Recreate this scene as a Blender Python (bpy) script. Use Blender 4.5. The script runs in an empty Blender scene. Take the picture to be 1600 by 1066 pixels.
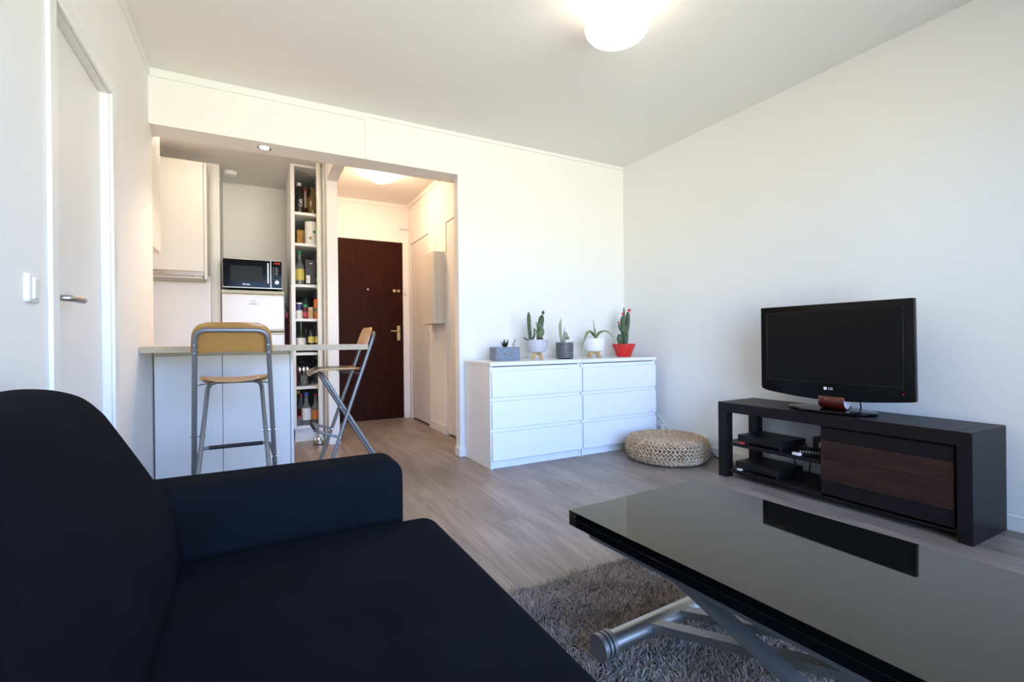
import bpy, bmesh, math, random
from mathutils import Vector, Matrix
random.seed(7)
PI = math.pi
scene = bpy.context.scene
COL = scene.collection

# ------------------------------------------------------------------ camera
YAW, PITCH, ROLL = 0.493435, -0.000764, -0.010385
CAM = Vector((0.5615, -3.6036, 0.9370))
FPX = 745.06
def cam_basis():
    cy, sy, cp, sp = math.cos(YAW), math.sin(YAW), math.cos(PITCH), math.sin(PITCH)
    f = Vector((sy*cp, cy*cp, sp)); r = Vector((cy, -sy, 0)); u = r.cross(f)
    cr, sr = math.cos(ROLL), math.sin(ROLL)
    return cr*r + sr*u, -sr*r + cr*u, f
_r, _u, _f = cam_basis()
cd = bpy.data.cameras.new('camera'); cam = bpy.data.objects.new('camera', cd); COL.objects.link(cam)
cam.matrix_world = Matrix(((_r.x, _u.x, -_f.x, CAM.x), (_r.y, _u.y, -_f.y, CAM.y), (_r.z, _u.z, -_f.z, CAM.z), (0, 0, 0, 1)))
cd.sensor_width = 36; cd.lens = FPX/1600*36; cd.clip_start = 0.02
scene.camera = cam

# ------------------------------------------------------------------ world: pale sky over green ground, seen through the rear window
world = bpy.data.worlds.new('world'); scene.world = world; world.use_nodes = True
nt = world.node_tree; nt.nodes.clear()
wo = nt.nodes.new('ShaderNodeOutputWorld'); bg = nt.nodes.new('ShaderNodeBackground')
tc = nt.nodes.new('ShaderNodeTexCoord'); sx = nt.nodes.new('ShaderNodeSeparateXYZ'); rp = nt.nodes.new('ShaderNodeValToRGB')
mr = nt.nodes.new('ShaderNodeMapRange'); mr.inputs[1].default_value = -1; mr.inputs[2].default_value = 1
nt.links.new(tc.outputs['Generated'], sx.inputs[0]); nt.links.new(sx.outputs[2], mr.inputs[0]); nt.links.new(mr.outputs[0], rp.inputs[0])
e = rp.color_ramp.elements
e[0].position = 0.0; e[0].color = (0.55, 0.55, 0.46, 1)
e[1].position = 1.0; e[1].color = (0.18, 0.38, 1.0, 1)
a = e.new(0.50); a.color = (0.66, 0.67, 0.56, 1)
a = e.new(0.53); a.color = (0.36, 0.58, 1.0, 1)
nt.links.new(rp.outputs[0], bg.inputs[0]); nt.links.new(bg.outputs[0], wo.inputs[0])
bg.inputs[1].default_value = 15.5
# daylight portal in the rear window opening
WX0, WX1, WZ0, WZ1, REAR = 0.12, 3.05, 0.10, 2.30, -4.35
pl = bpy.data.lights.new('window_portal', 'AREA'); pl.shape = 'RECTANGLE'; pl.size = WX1-WX0; pl.size_y = WZ1-WZ0
pl.cycles.is_portal = True
po = bpy.data.objects.new('window_portal', pl); COL.objects.link(po)
po.location = ((WX0+WX1)/2, REAR-0.12, (WZ0+WZ1)/2); po.rotation_euler = (PI/2, 0, 0)   # faces +y
scene.view_settings.view_transform = 'Standard'; scene.view_settings.look = 'None'
scene.view_settings.gamma = 1; scene.view_settings.use_curve_mapping = False
scene.view_settings.exposure = 0.22

# ------------------------------------------------------------------ materials
def mat(name, col, rough=0.5, metal=0.0, noise=None, bump=None, coat=0.0, sheen=0.0, emit=None, spec=0.5, trans=0.0, ior=1.5, stretch=(1, 1, 1)):
    m = bpy.data.materials.new(name); m.use_nodes = True; n = m.node_tree; b = n.nodes['Principled BSDF']
    b.inputs['Base Color'].default_value = (*col, 1); b.inputs['Roughness'].default_value = rough; b.inputs['Metallic'].default_value = metal
    b.inputs['Specular IOR Level'].default_value = spec; b.inputs['IOR'].default_value = ior
    b.inputs['Coat Weight'].default_value = coat; b.inputs['Coat Roughness'].default_value = 0.03
    b.inputs['Transmission Weight'].default_value = trans
    if sheen:
        b.inputs['Sheen Weight'].default_value = sheen; b.inputs['Sheen Roughness'].default_value = 0.5
        b.inputs['Sheen Tint'].default_value = (0.6, 0.7, 1.0, 1)
    if emit:
        b.inputs['Emission Color'].default_value = (*emit[:3], 1); b.inputs['Emission Strength'].default_value = emit[3]
    if noise or bump:
        t = n.nodes.new('ShaderNodeTexCoord'); mp = n.nodes.new('ShaderNodeMapping'); mp.inputs['Scale'].default_value = stretch
        n.links.new(t.outputs['Object'], mp.inputs[0])
    if noise:
        q = n.nodes.new('ShaderNodeTexNoise'); q.inputs['Scale'].default_value = noise[0]; q.inputs['Detail'].default_value = 4
        n.links.new(mp.outputs[0], q.inputs['Vector'])
        r = n.nodes.new('ShaderNodeValToRGB'); k = noise[1]
        lo = noise[2] if len(noise) > 2 else tuple(c*(1-k) for c in col); hi = noise[3] if len(noise) > 3 else tuple(min(1, c*(1+k)) for c in col)
        r.color_ramp.elements[0].position = .3; r.color_ramp.elements[1].position = .7
        r.color_ramp.elements[0].color = (*lo, 1); r.color_ramp.elements[1].color = (*hi, 1)
        n.links.new(q.outputs['Fac'], r.inputs[0]); n.links.new(r.outputs[0], b.inputs['Base Color'])
    if bump:
        q = n.nodes.new('ShaderNodeTexNoise'); q.inputs['Scale'].default_value = bump[0]; q.inputs['Detail'].default_value = 3
        n.links.new(mp.outputs[0], q.inputs['Vector'])
        u = n.nodes.new('ShaderNodeBump'); u.inputs['Strength'].default_value = bump[1]; u.inputs['Distance'].default_value = bump[2] if len(bump) > 2 else 0.002
        n.links.new(q.outputs['Fac'], u.inputs['Height']); n.links.new(u.outputs[0], b.inputs['Normal'])
    return m

def plank_mat():
    m = bpy.data.materials.new('floor_plank'); m.use_nodes = True; n = m.node_tree; b = n.nodes['Principled BSDF']
    t = n.nodes.new('ShaderNodeTexCoord'); oi = n.nodes.new('ShaderNodeObjectInfo')
    cm = n.nodes.new('ShaderNodeMath'); cm.operation = 'MULTIPLY'; cm.inputs[1].default_value = 37.0
    n.links.new(oi.outputs['Random'], cm.inputs[0])
    add = n.nodes.new('ShaderNodeVectorMath'); add.operation = 'ADD'
    cb = n.nodes.new('ShaderNodeCombineXYZ'); n.links.new(cm.outputs[0], cb.inputs[0]); n.links.new(cm.outputs[0], cb.inputs[1])
    n.links.new(t.outputs['Object'], add.inputs[0]); n.links.new(cb.outputs[0], add.inputs[1])
    mp = n.nodes.new('ShaderNodeMapping'); mp.inputs['Scale'].default_value = (26, 1.5, 1); n.links.new(add.outputs[0], mp.inputs[0])
    q = n.nodes.new('ShaderNodeTexNoise'); q.inputs['Scale'].default_value = 2.2; q.inputs['Detail'].default_value = 6; q.inputs['Distortion'].default_value = 0.6
    n.links.new(mp.outputs[0], q.inputs['Vector'])
    mp2 = n.nodes.new('ShaderNodeMapping'); mp2.inputs['Scale'].default_value = (7, 1.2, 1); n.links.new(add.outputs[0], mp2.inputs[0])
    q2 = n.nodes.new('ShaderNodeTexNoise'); q2.inputs['Scale'].default_value = 1.3; q2.inputs['Detail'].default_value = 2; n.links.new(mp2.outputs[0], q2.inputs['Vector'])
    mx = n.nodes.new('ShaderNodeMath'); mx.operation = 'ADD'; n.links.new(q.outputs['Fac'], mx.inputs[0]); n.links.new(q2.outputs['Fac'], mx.inputs[1])
    r = n.nodes.new('ShaderNodeValToRGB'); r.color_ramp.elements[0].position = .35; r.color_ramp.elements[1].position = .65
    r.color_ramp.elements[0].color = (0.170, 0.136, 0.114, 1); r.color_ramp.elements[1].color = (0.325, 0.274, 0.238, 1)
    hf = n.nodes.new('ShaderNodeMath'); hf.operation = 'MULTIPLY'; hf.inputs[1].default_value = .5; n.links.new(mx.outputs[0], hf.inputs[0])
    n.links.new(hf.outputs[0], r.inputs[0])
    br = n.nodes.new('ShaderNodeMapRange'); br.inputs[3].default_value = .90; br.inputs[4].default_value = 1.08; n.links.new(oi.outputs['Random'], br.inputs[0])
    ml = n.nodes.new('ShaderNodeMix'); ml.data_type = 'RGBA'; ml.blend_type = 'MULTIPLY'; ml.inputs[0].default_value = 1
    n.links.new(r.outputs[0], ml.inputs[6]); n.links.new(br.outputs[0], ml.inputs[7]); n.links.new(ml.outputs[2], b.inputs['Base Color'])
    b.inputs['Roughness'].default_value = 0.42
    u = n.nodes.new('ShaderNodeBump'); u.inputs['Strength'].default_value = .12; u.inputs['Distance'].default_value = .001
    n.links.new(q.outputs['Fac'], u.inputs['Height']); n.links.new(u.outputs[0], b.inputs['Normal'])
    return m

M = {}
M['wall'] = mat('wall_paint', (0.83, 0.82, 0.80), .85, bump=(180, .05))
M['ceil'] = mat('ceiling_paint', (0.80, 0.79, 0.77), .9)
M['trim'] = mat('trim_gloss', (0.82, 0.82, 0.80), .35)
M['doorwhite'] = mat('door_paint', (0.78, 0.77, 0.75), .4)
M['plank'] = plank_mat()
M['subfloor'] = mat('subfloor', (0.10, 0.08, 0.07), .9)
M['sofa'] = mat('navy_fabric', (0.0054, 0.0058, 0.0078), .95, bump=(900, .25), sheen=.003, spec=.04, noise=(5, .18))
M['lacquer'] = mat('white_lacquer', (0.84, 0.85, 0.86), .3)
M['lacq_in'] = mat('white_carcass', (0.78, 0.78, 0.77), .45)
M['laminate'] = mat('white_laminate', (0.74, 0.72, 0.69), .4)
M['oak'] = mat('pale_oak', (0.44, 0.37, 0.27), .5, noise=(9, .14), stretch=(3, 30, 30))
M['beech'] = mat('beech_veneer', (0.40, 0.205, 0.055), .38, noise=(6, .13), stretch=(6, 6, 30), coat=.25)
M['steelgrey'] = mat('grey_tube', (0.23, 0.24, 0.25), .4, metal=.6)
M['steel'] = mat('brushed_steel', (0.46, 0.455, 0.445), .40, metal=1, bump=(200, .05))
M['satin'] = mat('satin_bronze_grey', (0.27, 0.255, 0.24), .48, metal=.8)
M['hoodsteel'] = mat('hood_steel', (0.34, 0.31, 0.29), .35, metal=1)
M['darkback'] = mat('dark_brown_back', (0.115, 0.092, 0.075), .8)  # even dark brown for the pantry back panel
M['tvgloss'] = mat('tv_gloss', (0.0035, 0.0035, 0.004), .08, spec=.2)
M['chrome'] = mat('chrome', (0.75, 0.75, 0.74), .15, metal=1)
M['brass'] = mat('brass', (0.62, 0.48, 0.26), .3, metal=1)
M['blackrub'] = mat('black_rubber', (0.012, 0.012, 0.013), .6)
M['blackplas'] = mat('black_plastic', (0.007, 0.007, 0.008), .4, spec=.3)
M['blackgloss'] = mat('black_gloss', (0.004, 0.004, 0.0045), .06, spec=.35)
M['blackglass'] = mat('black_table_glass', (0.003, 0.003, 0.003), .02, spec=.55)
M['screen'] = mat('tv_screen', (0.005, 0.005, 0.0055), .36, spec=.16)
M['mwglass'] = mat('microwave_glass', (0.005, 0.005, 0.005), .12, spec=.12)
M['mwwin'] = mat('microwave_window', (0.012, 0.012, 0.012), .3, spec=.15)
M['redgloss'] = mat('red_gloss', (0.075, 0.006, 0.005), .12, coat=.5)
M['wenge'] = mat('wenge_wood', (0.009, 0.007, 0.0085), .42, spec=.22, noise=(7, .35), bump=(40, .2, .001), stretch=(14, 1, 14))
M['sawn'] = mat('sawn_brown_wood', (0.030, 0.012, 0.009), .55, spec=.25, noise=(5, .5, (0.017, 0.008, 0.007), (0.046, 0.019, 0.013)), stretch=(8, 1, 10), bump=(60, .4, .001))
M['doorwood'] = mat('dark_door_wood', (0.028, 0.0062, 0.0030), .5, spec=.07, noise=(4, .4), stretch=(14, 14, .8))
M['fridge'] = mat('fridge_white', (0.78, 0.77, 0.78), .22)
M['cream'] = mat('cream_plastic', (0.66, 0.60, 0.44), .45)
M['greytext'] = mat('grey_print', (0.05, 0.05, 0.055), .5)
M['silver'] = mat('silver_paint', (0.62, 0.61, 0.58), .3, metal=.7)
M['whiteprint'] = mat('white_print', (0.75, 0.75, 0.75), .5)
M['ledred'] = mat('led_red', (0.3, 0.0, 0.0), .5, emit=(1, 0.02, 0.02, 1.0))
M['plastwhite'] = mat('white_plastic', (0.80, 0.80, 0.79), .35)
M['pipe'] = mat('painted_pipe', (0.76, 0.75, 0.68), .4)
M['boxgrey'] = mat('fuse_box_grey', (0.60, 0.59, 0.53), .5)
M['rugback'] = mat('rug_backing', (0.10, 0.08, 0.07), .95)
M['yarn'] = mat('rug_yarn', (0.36, 0.29, 0.245), .85, noise=(7, .3, (0.26, 0.205, 0.17), (0.46, 0.385, 0.33)))
M['straw'] = mat('woven_straw', (0.48, 0.32, 0.17), .7, noise=(45, .5, (0.34, 0.19, 0.09), (0.64, 0.50, 0.34)), bump=(200, .3))
M['strawdark'] = mat('straw_core', (0.16, 0.09, 0.05), .9)
M['felt'] = mat('blue_grey_felt', (0.20, 0.235, 0.31), .85, noise=(60, .18), bump=(160, .4))
M['bowlgrey'] = mat('grey_ceramic', (0.50, 0.50, 0.58), .45)
M['potwhite'] = mat('white_ceramic', (0.82, 0.82, 0.84), .3)
M['potblack'] = mat('black_ceramic', (0.014, 0.015, 0.028), .45)
M['potred'] = mat('red_plastic', (0.62, 0.022, 0.016), .35)
M['standwood'] = mat('light_wood', (0.60, 0.40, 0.20), .5, noise=(20, .15))
M['soil'] = mat('soil', (0.05, 0.035, 0.025), .95, bump=(80, .8, .004))
M['cactus'] = mat('cactus_green', (0.060, 0.105, 0.050), .55, noise=(40, .3))
M['succ'] = mat('succulent_green', (0.155, 0.215, 0.115), .5, noise=(30, .25))
M['palegreen'] = mat('pale_succulent', (0.28, 0.33, 0.22), .5, noise=(30, .25))
M['aloe'] = mat('aloe_green', (0.165, 0.245, 0.085), .4, noise=(25, .25))
M['darkleaf'] = mat('dark_leaf', (0.022, 0.032, 0.020), .5)
M['flower'] = mat('magenta_flower', (0.70, 0.02, 0.08), .5)
M['bulb'] = mat('plant_bulb', (0.10, 0.045, 0.03), .8)
M['tagred'] = mat('red_tag', (0.75, 0.05, 0.03), .4)
M['bottledark'] = mat('black_bottle', (0.012, 0.012, 0.012), .2)
M['bottlegreen'] = mat('green_glass', (0.012, 0.03, 0.010), .1)
M['bottleamber'] = mat('amber_glass', (0.11, 0.070, 0.020), .15)
M['bottleclear'] = mat('clear_glass', (0.45, 0.47, 0.45), .08, trans=.75)
M['bottlerose'] = mat('rose_label', (0.55, 0.42, 0.28), .5)
M['bottlered'] = mat('red_drink', (0.10, 0.012, 0.012), .2)
M['capred'] = mat('red_cap', (0.42, 0.02, 0.05), .4)
M['capgreen'] = mat('green_cap', (0.02, 0.22, 0.08), .4)
M['capblue'] = mat('blue_cap', (0.03, 0.08, 0.36), .4)
M['labyellow'] = mat('yellow_label', (0.62, 0.46, 0.06), .5, noise=(60, .4, (0.45, 0.40, 0.04), (0.75, 0.55, 0.15)))
M['labwhite'] = mat('white_label', (0.72, 0.70, 0.66), .5)
M['labblue'] = mat('navy_label', (0.02, 0.03, 0.12), .4)
M['laborange'] = mat('orange_spice', (0.52, 0.17, 0.04), .5)
M['tan'] = mat('tan_spice', (0.46, 0.30, 0.16), .6)
M['packet'] = mat('yellow_packet', (0.55, 0.30, 0.03), .5, noise=(45, .6, (0.42, 0.10, 0.02), (0.66, 0.42, 0.05)))
M['maroon'] = mat('maroon_fabric', (0.13, 0.010, 0.016), .8)
M['paper'] = mat('paper_towel', (0.74, 0.72, 0.68), .9, noise=(30, .05))
M['darkbox'] = mat('dark_carton', (0.022, 0.020, 0.020), .5)
M['shade'] = mat('lamp_glass', (0.9, 0.88, 0.85), .4, emit=(1.0, 0.80, 0.60, 5.0))
M['hallshade'] = mat('hall_lamp_glass', (0.9, 0.85, 0.78), .4, emit=(1.0, 0.60, 0.36, 50.0))
M['kitshade'] = mat('kitchen_lamp_glass', (0.9, 0.87, 0.82), .4, emit=(1.0, 0.80, 0.61, 54.0))
M['spotlens'] = mat('spot_lens', (0.9, 0.9, 0.85), .4, emit=(1.0, 0.75, 0.5, 25.0))
M['tubelamp'] = mat('under_cabinet_tube', (0.9, 0.9, 0.85), .4, emit=(1.0, 0.66, 0.42, 60.0))
def glass_mat():
    m = bpy.data.materials.new('window_glass'); m.use_nodes = True; n = m.node_tree; n.nodes.clear()
    o = n.nodes.new('ShaderNodeOutputMaterial'); mx = n.nodes.new('ShaderNodeMixShader'); t = n.nodes.new('ShaderNodeBsdfTransparent'); g = n.nodes.new('ShaderNodeBsdfGlossy')
    g.inputs['Roughness'].default_value = 0.02; f = n.nodes.new('ShaderNodeFresnel'); f.inputs[0].default_value = 1.45
    n.links.new(f.outputs[0], mx.inputs[0]); n.links.new(t.outputs[0], mx.inputs[1]); n.links.new(g.outputs[0], mx.inputs[2]); n.links.new(mx.outputs[0], o.inputs[0])
    return m
M['glass'] = glass_mat()
def weave_mat():   # rows of short white dashes printed on the black pot
    m = bpy.data.materials.new('dashed_pot'); m.use_nodes = True; n = m.node_tree; b = n.nodes['Principled BSDF']
    b.inputs['Roughness'].default_value = .45; b.inputs['Base Color'].default_value = (0.014, 0.015, 0.028, 1)
    return m

# ------------------------------------------------------------------ mesh helpers
ORG = {}     # world origin of each object that can parent others
class MB:
    def __init__(s): s.bm = bmesh.new()
    def _merge(s, b):
        me = bpy.data.meshes.new('tmp'); b.to_mesh(me); b.free(); s.bm.from_mesh(me); bpy.data.meshes.remove(me)
    def box(s, x0, x1, y0, y1, z0, z1, bev=0, seg=2):
        b = bmesh.new()
        v = [b.verts.new(p) for p in ((x0,y0,z0),(x1,y0,z0),(x1,y1,z0),(x0,y1,z0),(x0,y0,z1),(x1,y0,z1),(x1,y1,z1),(x0,y1,z1))]
        for f in ((0,3,2,1),(4,5,6,7),(0,1,5,4),(1,2,6,5),(2,3,7,6),(3,0,4,7)): b.faces.new([v[i] for i in f])
        if bev: bmesh.ops.bevel(b, geom=list(b.edges), offset=bev, segments=seg, profile=.5, affect='EDGES', clamp_overlap=True)
        b.normal_update()
        for f in b.faces: f.material_index = 1 if max(abs(c) for c in f.normal) > .9995 else 0
        s._merge(b); return s
    def obox(s, c, sx, sy, sz, rot=Matrix.Identity(3), bev=0):
        b = bmesh.new(); q = MB(); q.box(-sx/2, sx/2, -sy/2, sy/2, -sz/2, sz/2, bev)
        for v in q.bm.verts: v.co = rot @ v.co + Vector(c)
        b.free(); s._merge(q.bm); return s
    def bar(s, p0, p1, w, t, up=Vector((0, 0, 1))):
        p0 = Vector(p0); p1 = Vector(p1); d = (p1-p0); L = d.length; d.normalize(); x = d.cross(up).normalized(); z = x.cross(d)
        return s.obox((p0+p1)/2, w, L, t, Matrix((x, d, z)).transposed(), bev=min(w, t)*.08)
    def cyl(s, p0, p1, r0, r1=None, n=24, cap=True):
        r1 = r0 if r1 is None else r1
        return s.tube([p0, p1], [r0, r1], n, cap)
    def tube(s, pts, r, n=10, cap=True, closed=False):
        pts = [Vector(p) for p in pts]; m = len(pts); r = r if isinstance(r, (list, tuple)) else [r]*m
        bm = s.bm; rings = []; prev = None
        for i, p in enumerate(pts):
            if closed: t = pts[(i+1) % m] - pts[i-1]
            elif i == 0: t = pts[1]-p
            elif i == m-1: t = p-pts[i-1]
            else: t = (pts[i+1]-p).normalized() + (p-pts[i-1]).normalized()
            t.normalize()
            if prev is None:
                a = Vector((0, 0, 1)) if abs(t.z) < .9 else Vector((1, 0, 0)); x = t.cross(a).normalized()
            else: x = (prev - t*prev.dot(t)).normalized()
            prev = x; y = t.cross(x)
            rings.append([bm.verts.new(p + (x*math.cos(2*PI*k/n) + y*math.sin(2*PI*k/n))*r[i]) for k in range(n)])
        for i in range(m if closed else m-1):
            A, B = rings[i], rings[(i+1) % m]
            for k in range(n): bm.faces.new((A[k], A[(k+1) % n], B[(k+1) % n], B[k]))
        if cap and not closed:
            bm.faces.new(list(reversed(rings[0]))); bm.faces.new(rings[-1])
        return s
    def lathe(s, prof, c=(0, 0, 0), n=32, a0=0, a1=2*PI, sx=1, sy=1):
        bm = s.bm; c = Vector(c); full = abs(a1-a0-2*PI) < 1e-6; cols = []
        for k in range(n if full else n+1):
            a = a0+(a1-a0)*k/n
            cols.append([bm.verts.new(c+Vector((r*math.cos(a)*sx, r*math.sin(a)*sy, z))) for r, z in prof])
        for k in range(n):
            A, B = cols[k], cols[(k+1) % len(cols)]
            for i in range(len(prof)-1): bm.faces.new((A[i], B[i], B[i+1], A[i+1]))
        bmesh.ops.remove_doubles(bm, verts=[v for cc in cols for v in cc], dist=1e-6)
        return s
    def prism(s, poly, axis, a, b, bev=0):
        q = bmesh.new()
        def P(u, v, w): return {'x': (w, u, v), 'y': (u, w, v), 'z': (u, v, w)}[axis]
        A = [q.verts.new(P(u, v, a)) for u, v in poly]; B = [q.verts.new(P(u, v, b)) for u, v in poly]; n = len(poly)
        q.faces.new(A); q.faces.new(list(reversed(B)))
        for i in range(n): q.faces.new((A[i], B[i], B[(i+1) % n], A[(i+1) % n]))
        bmesh.ops.recalc_face_normals(q, faces=list(q.faces))
        if bev: bmesh.ops.bevel(q, geom=list(q.edges), offset=bev, segments=2, profile=.5, affect='EDGES', clamp_overlap=True)
        q.normal_update(); k = 'xyz'.index(axis)
        for f in q.faces: f.material_index = 1 if abs(f.normal[k]) > .9995 or (len(poly) < 9 and f.calc_area() > 1e-3) else 0
        s._merge(q); return s
    def ell(s, c, r, rot=Matrix.Identity(3), nu=10, nv=6):
        bm = s.bm; c = Vector(c); rows = []
        for j in range(nv+1):
            ph = PI*j/nv
            rows.append([bm.verts.new(c + rot @ Vector((r[0]*math.sin(ph)*math.cos(2*PI*k/nu), r[1]*math.sin(ph)*math.sin(2*PI*k/nu), r[2]*math.cos(ph)))) for k in range(nu if 0 < j < nv else 1)])
        for j in range(nv):
            A, B = rows[j], rows[j+1]
            for k in range(nu):
                a = [A[k % len(A)], A[(k+1) % len(A)], B[(k+1) % len(B)], B[k % len(B)]]
                u = []
                for w in a:
                    if w not in u: u.append(w)
                bm.faces.new(list(reversed(u)))
        return s
    def soft(s, x0, x1, y0, y1, z0, z1, r, dome=0, n=6, m=10):
        hx, hy, hz = (x1-x0)/2, (y1-y0)/2, (z1-z0)/2; C = Vector(((x0+x1)/2, (y0+y1)/2, (z0+z1)/2))
        def ax(h):
            R = min(r, h*.999); a = [-h+R*i/n for i in range(n)]; b = [-(h-R)+2*(h-R)*i/m for i in range(m+1)]
            return a+b+[h-R*(n-1-i)/n for i in range(n)]
        X, Y, Z = ax(hx), ax(hy), ax(hz); bm = s.bm; vs = {}
        def V(p):
            k = tuple(round(c, 7) for c in p)
            if k not in vs:
                P = Vector(p); q = Vector((max(-(hx-min(r,hx)), min(hx-min(r,hx), P.x)), max(-(hy-min(r,hy)), min(hy-min(r,hy), P.y)), max(-(hz-min(r,hz)), min(hz-min(r,hz), P.z))))
                d = P-q
                if d.length > 1e-9: P = q+d.normalized()*min(r, hx, hy, hz)
                if dome: P.z += dome*max(0, 1-(P.x/hx)**2)*max(0, 1-(P.y/hy)**4)*(1 if P.z > 0 else 0)
                vs[k] = bm.verts.new(C+P)
            return vs[k]
        def grid(U, W, fn, flip):
            for i in range(len(U)-1):
                for j in range(len(W)-1):
                    q = [V(fn(U[i], W[j])), V(fn(U[i+1], W[j])), V(fn(U[i+1], W[j+1])), V(fn(U[i], W[j+1]))]
                    q = list(dict.fromkeys(q))
                    if len(q) > 2: bm.faces.new(list(reversed(q)) if flip else q)
        grid(X, Y, lambda u, w: (u, w, hz), False); grid(X, Y, lambda u, w: (u, w, -hz), True)
        grid(X, Z, lambda u, w: (u, -hy, w), False); grid(X, Z, lambda u, w: (u, hy, w), True)
        grid(Y, Z, lambda u, w: (hx, u, w), False); grid(Y, Z, lambda u, w: (-hx, u, w), True)
        return s
    def leaf(s, pts, w, t=.003, side=None):
        """tapered fleshy leaf along a path; widths w per point, lens cross-section"""
        pts = [Vector(p) for p in pts]; m = len(pts); bm = s.bm; rings = []
        for i, p in enumerate(pts):
            d = (pts[min(i+1, m-1)]-pts[max(i-1, 0)]).normalized()
            x = (side or Vector((0, 0, 1))).cross(d)
            if x.length < 1e-3: x = Vector((1, 0, 0)).cross(d)
            x.normalize(); y = d.cross(x)
            tt = t*max(.25, w[i]/max(w))
            rings.append([bm.verts.new(p+x*w[i]/2), bm.verts.new(p+y*tt/2), bm.verts.new(p-x*w[i]/2), bm.verts.new(p-y*tt/2)])
        for i in range(m-1):
            for k in range(4): bm.faces.new((rings[i][k], rings[i][(k+1) % 4], rings[i+1][(k+1) % 4], rings[i+1][k]))
        bm.faces.new(list(reversed(rings[0]))); bm.faces.new(rings[-1])
        return s
    def text(s, body, size, p, right, up, ext=.0006, align='CENTER'):
        c = bpy.data.curves.new('t', 'FONT'); c.body = body; c.size = size; c.extrude = ext; c.align_x = align; c.align_y = 'CENTER'; c.resolution_u = 3
        o = bpy.data.objects.new('t', c); me = bpy.data.meshes.new_from_object(o)
        R = Vector(right).normalized(); U = Vector(up).normalized(); N = R.cross(U)
        for v in me.vertices: v.co = Vector(p)+R*v.co.x+U*v.co.y+N*v.co.z
        s.bm.from_mesh(me); bpy.data.meshes.remove(me); bpy.data.objects.remove(o); bpy.data.curves.remove(c)
        return s
    def xf(s, mtx):
        bmesh.ops.transform(s.bm, matrix=mtx, verts=list(s.bm.verts)); return s
    def build(s, name, m, parent=None, origin=None, smooth=True, angle=35):
        if parent is not None: org = ORG.get(parent.name, Vector((0, 0, 0)))
        elif origin is not None: org = Vector(origin)
        else:
            vs = [v.co for v in s.bm.verts]
            org = Vector(((min(v.x for v in vs)+max(v.x for v in vs))/2, (min(v.y for v in vs)+max(v.y for v in vs))/2, min(v.z for v in vs)))
        for v in s.bm.verts: v.co -= org
        me = bpy.data.meshes.new(name); s.bm.to_mesh(me); s.bm.free()
        me.materials.append(M[m] if isinstance(m, str) else m)
        if smooth:
            me.set_sharp_from_angle(angle=math.radians(angle))
            me.polygons.foreach_set('use_smooth', [p.material_index == 0 for p in me.polygons])
        for p in me.polygons: p.material_index = 0
        o = bpy.data.objects.new(name, me); COL.objects.link(o)
        if parent is not None: o.parent = parent
        else: o.location = org
        ORG[o.name] = org
        return o
def tag(o, label, cat, group=None):
    o['label'] = label; o['category'] = cat
    if group: o['group'] = group
    return o
def thing(name, label, cat, loc=(0, 0, 0), group=None):
    o = bpy.data.objects.new(name, None); COL.objects.link(o); o.location = loc; o.empty_display_size = .05
    ORG[o.name] = Vector(loc); return tag(o, label, cat, group)
def struct(o): o['kind'] = 'structure'; return o
def lab(o, t): o['label'] = t; return o
def copy_tree(o, parent=None):
    c = o.copy(); COL.objects.link(c); c.parent = parent; ORG[c.name] = ORG.get(o.name, Vector())
    for ch in list(o.children): copy_tree(ch, c)
    return c
def bez(a, b, c, n=10):
    a, b, c = Vector(a), Vector(b), Vector(c)
    return [a*(1-t)**2+b*2*t*(1-t)+c*t*t for t in [i/n for i in range(n+1)]]
def arc_corner(p0, p1, p2, r, n=6):
    """rounded polyline corner at p1"""
    p0, p1, p2 = Vector(p0), Vector(p1), Vector(p2)
    a = p1+(p0-p1).normalized()*r; b = p1+(p2-p1).normalized()*r
    return bez(a, p1, b, n)

# ================================================================== ROOM SHELL
W, H = 3.756, 2.624
b = MB().box(-1.0, 4.0, REAR-.2, 2.45, -.14, -.010); floor = struct(b.build('floor', 'subfloor', origin=(0, 0, 0)))
# vinyl planks laid along y, one mesh per plank, staggered rows
PW, PLN = .183, 1.22
full = None; k = 0; x = -.95; row = 0
regions = lambda x: (REAR, 2.22)
while x < 3.80:
    y = REAR - ((row*.47) % 1)*PLN
    while y < 2.22:
        y0, y1 = max(y, REAR), min(y+PLN, 2.22)
        x1 = min(x+PW, 3.76)
        if y1-y0 > .05 and not (x1 < 0 and y1 < .1) and not (x1 < .1 and y0 > 1.6):
            if abs(y1-y0-PLN) < 1e-6 and abs(x1-x-PW) < 1e-6:
                if full is None:
                    full = MB().box(-PW/2+.0002, PW/2-.0002, -PLN/2+.0002, PLN/2-.0002, -.010, 0, .0003, 1).build('plank', 'plank', floor); full.data.name = 'plank_full'; o = full
                else:
                    o = full.copy(); COL.objects.link(o); o.parent = floor
                o.location = ((x+x1)/2, (y0+y1)/2, 0)
            else:
                cx, cy = (x+x1)/2, (y0+y1)/2
                o = MB().box(x+.0002-cx, x1-.0002-cx, y0+.0002-cy, y1-.0002-cy, -.010, 0, .0003, 1).build('plank', 'plank', floor); o.location = (cx, cy, 0)
        y += PLN
    x += PW; row += 1
b = MB().box(-1.0, 4.0, REAR-.2, 2.45, H, H+.12); struct(b.build('ceiling', 'ceil'))
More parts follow.
